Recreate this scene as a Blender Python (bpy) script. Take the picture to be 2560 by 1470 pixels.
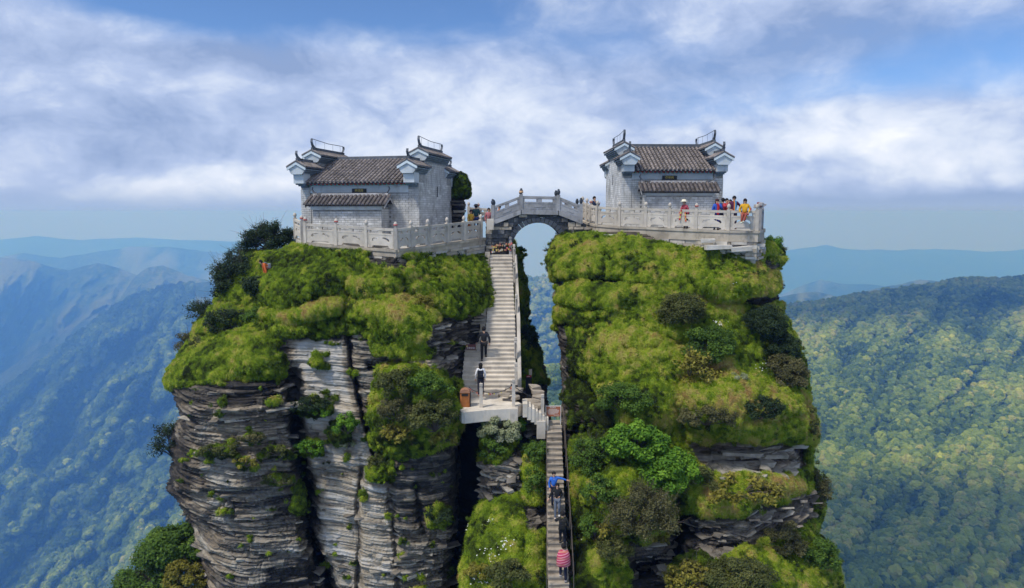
import bpy, bmesh, math, random
import numpy as np
from mathutils import Vector, Matrix, Euler

for _o in list(bpy.data.objects):
    bpy.data.objects.remove(_o)
S = bpy.context.scene
COL = S.collection
rad = math.radians

# ------------------------------------------------------------------ camera
FPX = 1730.0                     # focal length in pixels of the 2560 px wide photograph
PITCH = math.atan(205.0 / FPX)
CAM = np.array([0.0, 0.0, 0.95])
cam_d = bpy.data.cameras.new("camera"); cam = bpy.data.objects.new("camera", cam_d); COL.objects.link(cam)
cam.location = CAM; cam.rotation_euler = (math.pi / 2 - PITCH, 0, 0)
cam_d.sensor_width = 36.0; cam_d.lens = 36.0 * FPX / 2560.0
cam_d.clip_start = 0.1; cam_d.clip_end = 60000.0
S.camera = cam
S.render.resolution_x = 1024; S.render.resolution_y = 588

# ------------------------------------------------------------------ light
SUN_EL, SUN_AZ = rad(57), rad(232)      # azimuth clockwise from +Y (behind the camera, a little to the left)
sun_d = bpy.data.lights.new("sun", 'SUN'); sun = bpy.data.objects.new("sun", sun_d); COL.objects.link(sun)
sun_d.energy = 2.7; sun_d.angle = rad(9); sun_d.color = (1.0, 0.955, 0.88)
_sv = Vector((math.sin(SUN_AZ) * math.cos(SUN_EL), math.cos(SUN_AZ) * math.cos(SUN_EL), math.sin(SUN_EL)))
sun.rotation_euler = _sv.to_track_quat('Z', 'Y').to_euler()

S.view_settings.view_transform = 'Standard'
S.view_settings.look = 'None'
S.view_settings.exposure = 0.3
S.view_settings.gamma = 1.0
S.render.engine = 'CYCLES'
S.cycles.use_denoising = True
S.cycles.max_bounces = 6
S.cycles.diffuse_bounces = 3
S.cycles.glossy_bounces = 2
S.cycles.transmission_bounces = 2
S.cycles.volume_bounces = 3
S.cycles.transparent_max_bounces = 8
S.cycles.caustics_reflective = False
S.cycles.caustics_refractive = False


class NT:
    """tiny helper for writing node trees as expressions"""
    def __init__(self, tree):
        self.t = tree; self.n = tree.nodes; self.l = tree.links

    def node(self, kind, **kw):
        n = self.n.new(kind)
        for k, v in kw.items():
            setattr(n, k, v)
        return n

    def put(self, sock, v):
        if isinstance(v, bpy.types.NodeSocket):
            self.l.new(v, sock)
        elif v is not None:
            sock.default_value = v

    def m(self, op, a, b=None, c=None, clamp=False):
        n = self.node('ShaderNodeMath', operation=op, use_clamp=clamp)
        for i, v in enumerate((a, b, c)):
            if v is not None:
                self.put(n.inputs[i], v)
        return n.outputs[0]

    def mixc(self, f, a, b, mode='MIX'):
        n = self.node('ShaderNodeMix', data_type='RGBA', blend_type=mode)
        n.clamp_factor = True
        self.put(n.inputs[0], f)
        for s, v in ((n.inputs[6], a), (n.inputs[7], b)):
            if isinstance(v, tuple) and len(v) == 3:
                v = (*v, 1)
            self.put(s, v)
        return n.outputs[2]

    def ramp(self, f, stops, interp='LINEAR'):
        n = self.node('ShaderNodeValToRGB'); cr = n.color_ramp; cr.interpolation = interp
        while len(cr.elements) < len(stops):
            cr.elements.new(0.5)
        for e, (p, c) in zip(cr.elements, stops):
            e.position = p
            e.color = (*c, 1) if isinstance(c, tuple) else (c, c, c, 1)
        self.put(n.inputs[0], f)
        return n.outputs[0]

    def noise(self, vec, scale, detail=4, rough=0.55, dist=0.0):
        n = self.node('ShaderNodeTexNoise')
        self.put(n.inputs['Vector'], vec)
        n.inputs['Scale'].default_value = scale; n.inputs['Detail'].default_value = detail
        n.inputs['Roughness'].default_value = rough; n.inputs['Distortion'].default_value = dist
        return n.outputs[0]

    def smooth(self, v, a, b):
        n = self.node('ShaderNodeMapRange', interpolation_type='SMOOTHSTEP', clamp=True)
        self.put(n.inputs[0], v); self.put(n.inputs[1], a); self.put(n.inputs[2], b)
        return n.outputs[0]

    def scalev(self, vec, s):
        n = self.node('ShaderNodeVectorMath', operation='MULTIPLY')
        self.put(n.inputs[0], vec); n.inputs[1].default_value = s
        return n.outputs[0]

    def attr(self, name, kind='GEOMETRY', out='Fac'):
        n = self.node('ShaderNodeAttribute', attribute_name=name, attribute_type=kind)
        return n.outputs[out]


# ------------------------------------------------------------------ world: blue sky with broken, layered cloud
world = bpy.data.worlds.new("World"); S.world = world; world.use_nodes = True
wt = world.node_tree; wt.nodes.clear(); W = NT(wt)
sky = W.node('ShaderNodeTexSky', sky_type='NISHITA')
sky.sun_disc = False; sky.sun_elevation = SUN_EL; sky.sun_rotation = SUN_AZ
sky.altitude = 2400; sky.air_density = 1.0; sky.dust_density = 0.6; sky.ozone_density = 1.6
tc = W.node('ShaderNodeTexCoord'); dvec = tc.outputs['Generated']
sep = W.node('ShaderNodeSeparateXYZ'); W.l.new(dvec, sep.inputs[0])
az = W.m('ARCTAN2', sep.outputs[0], sep.outputs[1])          # 0 straight ahead, + to the right
el = W.m('ARCSINE', sep.outputs[2])


def azel(px, py):
    v = (py - 735) / FPX; u = (px - 1280) / FPX
    x, y, z = u, math.cos(PITCH) - v * math.sin(PITCH), -math.sin(PITCH) - v * math.cos(PITCH)
    L = math.sqrt(x * x + y * y + z * z)
    return math.atan2(x, y), math.asin(z / L)


wn = W.node('ShaderNodeCombineXYZ'); W.l.new(W.m('MULTIPLY', az, 1.0), wn.inputs[0]); W.l.new(W.m('MULTIPLY', el, 2.3), wn.inputs[1])
aev = wn.outputs[0]
wo = W.node('ShaderNodeVectorMath', operation='MULTIPLY_ADD')
nc = W.node('ShaderNodeTexNoise'); W.l.new(aev, nc.inputs['Vector']); nc.inputs['Scale'].default_value = 5; nc.inputs['Detail'].default_value = 5
wsub = W.node('ShaderNodeVectorMath', operation='SUBTRACT'); W.l.new(nc.outputs[1], wsub.inputs[0]); wsub.inputs[1].default_value = (.5, .5, .5)
W.l.new(wsub.outputs[0], wo.inputs[0]); wo.inputs[1].default_value = (.11, .13, .11); W.l.new(aev, wo.inputs[2])
wv = wo.outputs[0]
wsep = W.node('ShaderNodeSeparateXYZ'); W.l.new(wv, wsep.inputs[0])
waz = wsep.outputs[0]; wel = W.m('DIVIDE', wsep.outputs[1], 2.3)


def blob(px, py, rx, ry, amp, ang=0.0):
    a0, e0 = azel(px, py)
    ra, re = rx / FPX, ry / FPX
    da = W.m('SUBTRACT', waz, a0); de = W.m('SUBTRACT', wel, e0)
    if ang:
        c, s = math.cos(ang), math.sin(ang)
        da, de = (W.m('ADD', W.m('MULTIPLY', da, c), W.m('MULTIPLY', de, s)),
                  W.m('SUBTRACT', W.m('MULTIPLY', de, c), W.m('MULTIPLY', da, s)))
    q = W.m('ADD', W.m('POWER', W.m('ABSOLUTE', W.m('DIVIDE', da, ra)), 2.0), W.m('POWER', W.m('ABSOLUTE', W.m('DIVIDE', de, re)), 2.0))
    return W.m('MULTIPLY', W.m('EXPONENT', W.m('MULTIPLY', q, -1.0)), amp)


def total(items):
    r = items[0]
    for i in items[1:]:
        r = W.m('ADD', r, i)
    return r


big = W.noise(wv, 2.2, 4, 0.5)
mid = W.noise(W.scalev(wv, (1.0, .80, 1.0)), 5.5, 6, 0.56)
fine = W.noise(W.scalev(wv, (1.0, .60, 1.0)), 17.0, 7, 0.62)
puff = W.m('ABSOLUTE', W.m('SUBTRACT', W.noise(W.scalev(wv, (1.0, .65, 1.0)), 9.5, 4, 0.5), 0.5))
# cover: how much cloud stands in front of the blue
cover = total([W.m('MULTIPLY', W.m('SUBTRACT', big, 0.5), 1.0), W.m('MULTIPLY', W.m('SUBTRACT', mid, 0.5), 1.0),
               W.m('MULTIPLY', W.m('SUBTRACT', fine, 0.5), 0.30), 1.02,
               blob(820, 10, 800, 90, -1.05), blob(420, -10, 420, 90, -0.25), blob(2200, 205, 430, 80, -0.75, 0.10), blob(2560, 60, 260, 120, -0.25),
               blob(1650, 120, 280, 60, -0.40), blob(1950, 0, 420, 50, 0.35), blob(1050, 240, 420, 130, 0.35), blob(1300, 420, 700, 90, 0.25),
               blob(60, 40, 220, 45, 0.60), blob(2120, 330, 230, 70, 0.55), blob(300, 480, 500, 70, 0.25), blob(2060, 560, 800, 60, 0.2),
               blob(950, -420, 1100, 330, -0.3)])
cov = W.smooth(cover, 0.0, 1.0)
# light: how bright the cloud itself is
lightv = total([0.42, W.m('MULTIPLY', W.m('SUBTRACT', mid, 0.5), 1.15), W.m('MULTIPLY', W.m('SUBTRACT', fine, 0.5), 0.6), W.m('MULTIPLY', W.m('SUBTRACT', puff, 0.10), 1.1),
                blob(1130, 260, 330, 120, 0.22), blob(1330, 470, 560, 90, 0.32), blob(2150, 330, 200, 60, 0.38), blob(500, 465, 380, 50, 0.26), blob(2400, 400, 260, 60, 0.12),
                blob(2400, 515, 300, 36, -0.75), blob(620, 140, 280, 40, -0.45), blob(240, 300, 420, 110, -0.16), blob(1950, 120, 560, 70, -0.30), blob(150, 500, 260, 26, -0.15)])
cloudc = W.ramp(lightv, [(0.0, (2.3, 3.2, 5.3)), (0.35, (3.8, 4.7, 6.8)), (0.60, (5.7, 6.4, 7.8)), (1.0, (8.3, 8.5, 9.1))])
skyc = W.mixc(1.0, sky.outputs[0], (0.78, 0.98, 1.22), 'MULTIPLY')
low = W.smooth(el, -0.005, 0.06)
skyc = W.mixc(low, (3.4, 4.7, 7.2), skyc)
skymix = W.mixc(cov, skyc, cloudc)
skymix = W.mixc(W.smooth(el, -0.004, 0.045), (3.0, 4.0, 6.05), skymix)
bg = W.node('ShaderNodeBackground'); W.l.new(skymix, bg.inputs[0]); bg.inputs[1].default_value = 0.10
wout = W.node('ShaderNodeOutputWorld'); W.l.new(bg.outputs[0], wout.inputs[0])


# ------------------------------------------------------------------ geometry helpers
def ray(px, py):
    v = (np.asarray(py, float) - 735) / FPX; u = (np.asarray(px, float) - 1280) / FPX
    y = math.cos(PITCH) - v * math.sin(PITCH); z = -math.sin(PITCH) - v * math.cos(PITCH)
    return u / y, z / y


def at(px, py, Y):
    """world point seen at a pixel of the photograph at forward distance Y"""
    a, b = ray(px, py)
    return Vector((float(a * Y), float(Y), float(CAM[2] + b * Y)))


def onz(px, py, z):
    a, b = ray(px, py)
    return at(px, py, (z - CAM[2]) / b)


def tag(o, label=None, cat=None, group=None, kind=None):
    if label: o['label'] = label
    if cat: o['category'] = cat
    if group: o['group'] = group
    if kind: o['kind'] = kind
    return o


def link(name, me, mats=None, parent=None):
    o = bpy.data.objects.new(name, me); COL.objects.link(o)
    if mats is not None:
        for m in (mats if isinstance(mats, (list, tuple)) else [mats]):
            if m.name not in [x.name for x in me.materials if x]:
                me.materials.append(m)
    if parent is not None:
        o.parent = parent
    return o


def empty(name, loc=(0, 0, 0), rz=0.0):
    o = bpy.data.objects.new(name, None); COL.objects.link(o); o.location = loc; o.rotation_euler = (0, 0, rz)
    o.empty_display_size = 0.3
    return o


def grid_mesh(name, P, closed_u=False, smooth=True):
    """P: (rows, cols, 3) -> mesh, numpy fast path"""
    R, C = P.shape[:2]
    me = bpy.data.meshes.new(name)
    me.vertices.add(R * C); me.vertices.foreach_set('co', P.reshape(-1).astype(np.float32))
    idx = np.arange(R * C).reshape(R, C)
    if closed_u:
        idx = np.concatenate([idx, idx[:, :1]], 1)
    q = np.stack([idx[1:, :-1], idx[1:, 1:], idx[:-1, 1:], idx[:-1, :-1]], -1).reshape(-1, 4)
    n = len(q)
    me.loops.add(4 * n); me.loops.foreach_set('vertex_index', q.reshape(-1).astype(np.int32))
    me.polygons.add(n); me.polygons.foreach_set('loop_start', np.arange(0, 4 * n, 4, dtype=np.int32))
    me.polygons.foreach_set('loop_total', np.full(n, 4, np.int32))
    me.polygons.foreach_set('use_smooth', np.full(n, smooth))
    me.update(calc_edges=True)
    return me


def poly_mesh(name, V, Fq, k=3, smooth=False):
    """V (n,3), Fq (m,k) -> mesh"""
    me = bpy.data.meshes.new(name); V = np.asarray(V, np.float32); Fq = np.asarray(Fq, np.int32)
    me.vertices.add(len(V)); me.vertices.foreach_set('co', V.reshape(-1))
    n = len(Fq); me.loops.add(k * n); me.loops.foreach_set('vertex_index', Fq.reshape(-1))
    me.polygons.add(n); me.polygons.foreach_set('loop_start', np.arange(0, k * n, k, dtype=np.int32))
    me.polygons.foreach_set('loop_total', np.full(n, k, np.int32))
    me.polygons.foreach_set('use_smooth', np.full(n, smooth))
    me.update(calc_edges=True)
    return me


def fattr(me, name, vals):
    a = me.attributes.new(name, 'FLOAT', 'POINT'); a.data.foreach_set('value', np.asarray(vals, np.float32).reshape(-1))


# ---- numpy noise
def _h(ix, iy, iz, seed):
    n = (ix * 73856093) ^ (iy * 19349663) ^ (iz * 83492791) ^ (seed * 2654435761 & 0x7fffffff)
    n = n & 0xffffffff
    n = ((n ^ (n >> 13)) * 1274126177) & 0xffffffff
    n = ((n ^ (n >> 16)) * 2246822519) & 0xffffffff
    n = n ^ (n >> 15)
    return (n & 0xffffff) / float(0xffffff)


def hash1(a, b=0, seed=0):
    a = np.asarray(a).astype(np.int64); b = np.asarray(b).astype(np.int64) + 0 * a
    return _h(a, b, a * 0, seed)


def vn(x, y, z=0.0, seed=0):
    x = np.asarray(x, float); y = np.asarray(y, float) + 0 * x; z = np.asarray(z, float) + 0 * x
    ix = np.floor(x).astype(np.int64); iy = np.floor(y).astype(np.int64); iz = np.floor(z).astype(np.int64)
    fx, fy, fz = x - ix, y - iy, z - iz
    fx = fx * fx * (3 - 2 * fx); fy = fy * fy * (3 - 2 * fy); fz = fz * fz * (3 - 2 * fz)
    r = 0
    for dx in (0, 1):
        wx = fx if dx else 1 - fx
        for dy in (0, 1):
            wy = fy if dy else 1 - fy
            for dz in (0, 1):
                wz = fz if dz else 1 - fz
                r = r + wx * wy * wz * _h(ix + dx, iy + dy, iz + dz, seed)
    return r * 2 - 1


def fbm(x, y, z=0.0, oct=4, seed=0, gain=0.5, lac=2.03):
    r = 0; a = 1.0; s = 0
    for i in range(oct):
        r = r + a * vn(x, y, z, seed + i * 17); s += a
        x = np.asarray(x) * lac + 3.1; y = np.asarray(y) * lac + 1.7; z = np.asarray(z) * lac + 0.3; a *= gain
    return r / s


def billow(x, y, z=0.0, oct=3, seed=0):
    r = 0; a = 1.0; s = 0
    for i in range(oct):
        r = r + a * (1 - np.abs(vn(x, y, z, seed + i * 31)) * 2); s += a
        x = np.asarray(x) * 2.1 + 5; y = np.asarray(y) * 2.1; z = np.asarray(z) * 2.1; a *= 0.5
    return r / s


def sstep(x, a, b):
    t = np.clip((x - a) / (b - a), 0, 1)
    return t * t * (3 - 2 * t)


def poly_sd(px, py, poly):
    """signed distance to polygon, positive inside"""
    d2 = np.full(px.shape, 1e18); inside = np.zeros(px.shape, bool)
    n = len(poly)
    for i in range(n):
        x0, y0 = poly[i]; x1, y1 = poly[(i + 1) % n]
        ex, ey = x1 - x0, y1 - y0
        t = np.clip(((px - x0) * ex + (py - y0) * ey) / (ex * ex + ey * ey + 1e-9), 0, 1)
        d2 = np.minimum(d2, (px - x0 - t * ex) ** 2 + (py - y0 - t * ey) ** 2)
        c = ((y0 > py) != (y1 > py)) & (px < (x1 - x0) * (py - y0) / ((y1 - y0) if y1 != y0 else 1e-9) + x0)
        inside ^= c
    d = np.sqrt(d2)
    return np.where(inside, d, -d)


def line_d(px, py, pts):
    d2 = np.full(px.shape, 1e18)
    for (x0, y0), (x1, y1) in zip(pts[:-1], pts[1:]):
        ex, ey = x1 - x0, y1 - y0
        t = np.clip(((px - x0) * ex + (py - y0) * ey) / (ex * ex + ey * ey + 1e-9), 0, 1)
        d2 = np.minimum(d2, (px - x0 - t * ex) ** 2 + (py - y0 - t * ey) ** 2)
    return np.sqrt(d2)


class RBF:
    def __init__(self, pts):
        p = np.array(pts, float); self.x = p[:, :2] / 100.0; n = len(p)
        d = np.linalg.norm(self.x[:, None] - self.x[None], axis=2)
        K = self.phi(d) + np.eye(n) * 0.02
        Pm = np.hstack([np.ones((n, 1)), self.x])
        A = np.zeros((n + 3, n + 3)); A[:n, :n] = K; A[:n, n:] = Pm; A[n:, :n] = Pm.T
        b = np.zeros(n + 3); b[:n] = p[:, 2]
        self.w = np.linalg.solve(A, b)

    @staticmethod
    def phi(d):
        return d * d * np.log(d + 1e-6)

    def __call__(self, px, py):
        sh = px.shape; q = np.stack([px.ravel(), py.ravel()], 1) / 100.0
        out = np.zeros(len(q))
        for k in range(0, len(q), 40000):
            s = q[k:k + 40000]
            d = np.sqrt(((s[:, None] - self.x[None]) ** 2).sum(2))
            out[k:k + 40000] = self.phi(d) @ self.w[:-3] + self.w[-3] + s @ self.w[-2:]
        return out.reshape(sh)


# ---- materials
def mat(name, color=(.5, .5, .5), rough=.8, metal=0.0, var=0.0, scale=3.0, bump=0.0, bscale=20.0, spec=0.3, stain=None, stain_amt=0.0):
    m = bpy.data.materials.new(name); m.use_nodes = True
    t = NT(m.node_tree); b = m.node_tree.nodes['Principled BSDF']
    b.inputs['Roughness'].default_value = rough; b.inputs['Metallic'].default_value = metal
    b.inputs['Specular IOR Level'].default_value = spec
    v = t.node('ShaderNodeNewGeometry').outputs['Position']
    c = (*color, 1)
    if var > 0:
        f = t.noise(v, scale, 5, .6)
        lo = tuple(x * (1 - var) for x in color); hi = tuple(min(1, x * (1 + var)) for x in color)
        c = t.ramp(f, [(.3, lo), (.7, hi)])
    if stain is not None:
        f2 = t.smooth(t.noise(t.scalev(v, (1, 1, .45)), scale * 1.7, 6, .65), .5, .72)
        c = t.mixc(t.m('MULTIPLY', f2, stain_amt), c, stain)
    if var > 0:                                     # every brick, tile and step a little lighter or darker than its neighbour
        rn = t.node('ShaderNodeObjectInfo').outputs['Random']; k = min(.3, var)
        g = t.m('ADD', 1 - k * .55, t.m('MULTIPLY', rn, k * 1.1)); cc = t.node('ShaderNodeCombineColor')
        for i in range(3): t.l.new(g, cc.inputs[i])
        c = t.mixc(1.0, c, cc.outputs[0], 'MULTIPLY')
    t.put(b.inputs['Base Color'], c)
    if bump > 0:
        bn = t.node('ShaderNodeBump'); bn.inputs['Strength'].default_value = bump; bn.inputs['Distance'].default_value = .02
        t.l.new(t.noise(v, bscale, 5, .65), bn.inputs['Height']); t.l.new(bn.outputs[0], b.inputs['Normal'])
    return m
# ------------------------------------------------------------------ far land
def forest_mat(name, stops, crown_scale, bump=1.0, rock=0.0):
    m = bpy.data.materials.new(name); m.use_nodes = True
    t = NT(m.node_tree); b = m.node_tree.nodes['Principled BSDF']
    b.inputs['Roughness'].default_value = .9; b.inputs['Specular IOR Level'].default_value = .1
    v = t.node('ShaderNodeTexCoord').outputs['Object']
    n1 = t.noise(v, .004, 6, .6); n2 = t.noise(v, .03, 5, .7)
    vo = t.node('ShaderNodeTexVoronoi'); t.put(vo.inputs['Vector'], v); vo.inputs['Scale'].default_value = crown_scale
    f = t.m('ADD', t.m('MULTIPLY', n1, .45), t.m('MULTIPLY', n2, .4))
    cr = t.node('ShaderNodeSeparateXYZ'); t.l.new(vo.outputs['Color'], cr.inputs[0])
    f = t.m('ADD', f, t.m('MULTIPLY', cr.outputs[0], .22))
    c = t.ramp(f, stops)
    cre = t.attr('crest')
    c = t.mixc(t.m('MULTIPLY', t.smooth(t.m('ADD', cre, t.m('MULTIPLY', t.m('SUBTRACT', n2, .5), .8)), .45, .95), .75), c, (.155, .175, .075))  # paler grass and rock on spurs, painted in because sun shading is weak
    if rock > 0:
        r = t.smooth(t.noise(v, .012, 7, .7), .62, .68)
        c = t.mixc(t.m('MULTIPLY', r, rock), c, (.42, .40, .38))
    t.put(b.inputs['Base Color'], c)
    bn = t.node('ShaderNodeBump'); bn.inputs['Strength'].default_value = bump; bn.inputs['Distance'].default_value = 4.0
    t.l.new(t.m('SUBTRACT', t.m('MULTIPLY', n2, 2.0), vo.outputs['Distance']), bn.inputs['Height']); t.l.new(bn.outputs[0], b.inputs['Normal'])
    return m


G_STOPS = [(.30, (.006, .018, .010)), (.45, (.014, .036, .014)), (.58, (.035, .066, .020)), (.70, (.09, .115, .035))]
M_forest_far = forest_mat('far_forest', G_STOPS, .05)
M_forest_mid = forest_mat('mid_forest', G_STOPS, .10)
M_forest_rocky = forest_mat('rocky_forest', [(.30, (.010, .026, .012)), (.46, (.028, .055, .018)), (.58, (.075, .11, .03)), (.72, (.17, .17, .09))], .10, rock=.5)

POINTS_FOREST = []


CREST = {}


def mountain(name, crest, Yc, Yn, pyb, nx, ny, m, lump=0.0, gully=0.0, gs=600., sx0=None, sx1=None, pw=1.4, tilt=None, seed=0, crest_n=0.0, back=.35):
    cx = [c[0] for c in crest]; cy = [c[1] for c in crest]
    x0 = cx[0] if sx0 is None else sx0; x1 = cx[-1] if sx1 is None else sx1
    u = np.linspace(x0, x1, nx); r = np.linspace(0, 1, ny) ** pw
    cyu = np.interp(u, cx, cy)
    if crest_n:
        cyu = cyu + crest_n * fbm(u / 30., u * 0 + seed, 0, 4, seed + 3)
    PX = np.repeat(u[None], ny, 0); RR = np.repeat(r[:, None], nx, 1)
    PY = cyu[None] + (pyb - cyu[None]) * RR
    Ycu = np.interp(u, [c[0] for c in Yc], [c[1] for c in Yc]) if isinstance(Yc, list) else np.full(nx, float(Yc))
    Ynu = np.interp(u, [c[0] for c in Yn], [c[1] for c in Yn]) if isinstance(Yn, list) else np.full(nx, float(Yn))
    q = sstep(np.linspace(0, 1, ny), 0, 1) * .35 + np.linspace(0, 1, ny) * .65
    YY = Ycu[None] * (Ynu / Ycu)[None] ** (q[:, None])
    if gully:
        a, b = ray(PX, PY)
        X = a * YY
        k = 1.0 / (.12 * gs)
        sx = PX + 40 * fbm(PX / 150, PY / 150, 0, 3, seed + 6)
        g = fbm((sx * .80 + PY * .60) * k, (PY * .8 - sx * .6) * k * .30, 0, 6, seed + 5, .56)
        g = 1 - 2.6 * np.abs(g)
        YY = YY * (1 - gully * .55 * (g - .3) * sstep(RR, 0, .10))
    a, b = ray(PX, PY)
    P = np.stack([a * YY, YY, CAM[2] + b * YY], -1)
    if lump:
        P[..., 2] += lump * fbm(P[..., 0] / 25., P[..., 1] / 25., 0, 3, seed + 9) * sstep(RR, 0, .03)
    # far side of the ridge falls away behind the crest
    backs = []
    top = P[0]
    for k, (dy, dz) in enumerate(((back * .25, -.03), (back, -.12))):
        Bk = top.copy(); Bk[:, 0] *= 1 + dy; Bk[:, 1] *= 1 + dy; Bk[:, 2] += dz * top[:, 1] * 1.6
        backs.insert(0, Bk)
    P = np.concatenate([np.stack(backs), P], 0)
    me = grid_mesh(name, P)
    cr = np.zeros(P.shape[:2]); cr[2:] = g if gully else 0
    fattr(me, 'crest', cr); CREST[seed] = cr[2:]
    o = link(name, me, m); tag(o, kind='structure')
    return o, P


land = []
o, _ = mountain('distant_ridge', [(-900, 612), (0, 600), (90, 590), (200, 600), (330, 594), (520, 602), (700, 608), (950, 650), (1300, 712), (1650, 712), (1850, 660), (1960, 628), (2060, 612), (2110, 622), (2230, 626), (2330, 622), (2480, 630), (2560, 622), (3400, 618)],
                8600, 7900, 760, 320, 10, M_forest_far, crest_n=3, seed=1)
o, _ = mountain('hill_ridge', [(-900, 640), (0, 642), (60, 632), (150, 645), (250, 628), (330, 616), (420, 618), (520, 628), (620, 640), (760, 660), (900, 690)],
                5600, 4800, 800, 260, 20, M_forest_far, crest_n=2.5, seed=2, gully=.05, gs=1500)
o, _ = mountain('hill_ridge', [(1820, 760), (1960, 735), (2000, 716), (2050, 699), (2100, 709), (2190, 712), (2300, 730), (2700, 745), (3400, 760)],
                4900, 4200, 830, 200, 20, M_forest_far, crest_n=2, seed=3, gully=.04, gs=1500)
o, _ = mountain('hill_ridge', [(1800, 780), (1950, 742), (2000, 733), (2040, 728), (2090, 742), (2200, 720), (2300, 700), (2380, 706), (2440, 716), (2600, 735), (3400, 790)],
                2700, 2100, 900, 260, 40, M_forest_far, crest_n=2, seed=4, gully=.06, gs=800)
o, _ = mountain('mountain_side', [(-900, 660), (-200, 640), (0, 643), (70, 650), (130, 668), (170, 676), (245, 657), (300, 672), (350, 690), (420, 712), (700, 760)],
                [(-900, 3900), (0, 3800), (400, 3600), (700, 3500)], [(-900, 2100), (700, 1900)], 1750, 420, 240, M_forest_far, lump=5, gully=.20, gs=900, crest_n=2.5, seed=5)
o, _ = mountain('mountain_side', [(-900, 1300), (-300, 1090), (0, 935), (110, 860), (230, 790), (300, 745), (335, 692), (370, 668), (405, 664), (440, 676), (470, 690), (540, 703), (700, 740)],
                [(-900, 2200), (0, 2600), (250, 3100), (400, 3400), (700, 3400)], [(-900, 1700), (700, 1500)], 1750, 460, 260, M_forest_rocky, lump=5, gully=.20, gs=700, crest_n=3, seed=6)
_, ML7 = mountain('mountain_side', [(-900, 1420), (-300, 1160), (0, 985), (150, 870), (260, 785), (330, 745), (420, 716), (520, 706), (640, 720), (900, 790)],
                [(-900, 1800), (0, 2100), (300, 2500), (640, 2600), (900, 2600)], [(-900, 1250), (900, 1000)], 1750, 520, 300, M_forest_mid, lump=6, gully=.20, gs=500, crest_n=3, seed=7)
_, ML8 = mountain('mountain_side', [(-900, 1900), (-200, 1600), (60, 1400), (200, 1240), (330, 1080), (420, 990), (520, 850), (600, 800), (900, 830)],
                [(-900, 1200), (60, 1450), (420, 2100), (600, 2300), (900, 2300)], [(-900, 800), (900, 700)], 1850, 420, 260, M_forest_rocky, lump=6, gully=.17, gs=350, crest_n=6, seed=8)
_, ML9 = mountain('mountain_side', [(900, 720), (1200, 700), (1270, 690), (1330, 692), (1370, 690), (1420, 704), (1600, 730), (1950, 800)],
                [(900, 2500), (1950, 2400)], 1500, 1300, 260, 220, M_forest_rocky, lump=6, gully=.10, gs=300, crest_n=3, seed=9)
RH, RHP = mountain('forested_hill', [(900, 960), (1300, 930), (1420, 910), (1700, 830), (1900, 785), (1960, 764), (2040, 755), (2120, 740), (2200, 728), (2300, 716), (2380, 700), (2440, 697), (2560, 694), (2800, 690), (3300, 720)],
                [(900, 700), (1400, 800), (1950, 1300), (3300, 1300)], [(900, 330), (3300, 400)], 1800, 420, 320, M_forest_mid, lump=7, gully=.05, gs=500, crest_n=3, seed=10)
# valley floor, out to the horizon
vg = bpy.data.meshes.new('valley_ground')
vg.from_pydata([(-10900, -3900, -1500), (10900, -3900, -1500), (10900, 10400, -1500), (-10900, 10400, -1500)], [], [(0, 1, 2, 3)])
tag(link('valley_ground', vg, M_forest_far), kind='structure')


# ---- instancing on points (stuff)
def scatter_nodes(name, proto, n_protos=1):
    ng = bpy.data.node_groups.new(name, 'GeometryNodeTree')
    ng.interface.new_socket('Geometry', in_out='INPUT', socket_type='NodeSocketGeometry')
    ng.interface.new_socket('Geometry', in_out='OUTPUT', socket_type='NodeSocketGeometry')
    N = ng.nodes; L = ng.links
    gi = N.new('NodeGroupInput'); go = N.new('NodeGroupOutput')
    iop = N.new('GeometryNodeInstanceOnPoints'); L.new(gi.outputs[0], iop.inputs['Points'])
    join = N.new('GeometryNodeGeometryToInstance')
    for p in reversed(proto):
        oi = N.new('GeometryNodeObjectInfo'); oi.inputs['Object'].default_value = p
        L.new(oi.outputs['Geometry'], join.inputs[0])
    L.new(join.outputs[0], iop.inputs['Instance'])
    iop.inputs['Pick Instance'].default_value = True

    def nattr(nm, typ):
        n = N.new('GeometryNodeInputNamedAttribute'); n.data_type = typ; n.inputs['Name'].default_value = nm
        return n.outputs[0]
    L.new(nattr('pick', 'INT'), iop.inputs['Instance Index'])
    L.new(nattr('rot', 'FLOAT_VECTOR'), iop.inputs['Rotation'])
    L.new(nattr('scl', 'FLOAT_VECTOR'), iop.inputs['Scale'])
    L.new(iop.outputs[0], go.inputs[0])
    return ng


def scatter(name, pts, rot, scl, tint, protos, label_kind='stuff', parent=None):
    me = bpy.data.meshes.new(name); n = len(pts)
    me.vertices.add(n); me.vertices.foreach_set('co', np.asarray(pts, np.float32).reshape(-1))
    a = me.attributes.new('rot', 'FLOAT_VECTOR', 'POINT'); a.data.foreach_set('vector', np.asarray(rot, np.float32).reshape(-1))
    a = me.attributes.new('scl', 'FLOAT_VECTOR', 'POINT'); a.data.foreach_set('vector', np.asarray(scl, np.float32).reshape(-1))
    a = me.attributes.new('pick', 'INT', 'POINT'); a.data.foreach_set('value', np.random.randint(0, len(protos), n).astype(np.int32))
    fattr(me, 'tint', tint)
    o = bpy.data.objects.new(name, me); COL.objects.link(o)
    md = o.modifiers.new('scatter', 'NODES'); md.node_group = scatter_nodes(name + '_nodes', protos)
    tag(o, kind='stuff')
    if parent: o.parent = parent
    return o


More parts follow.
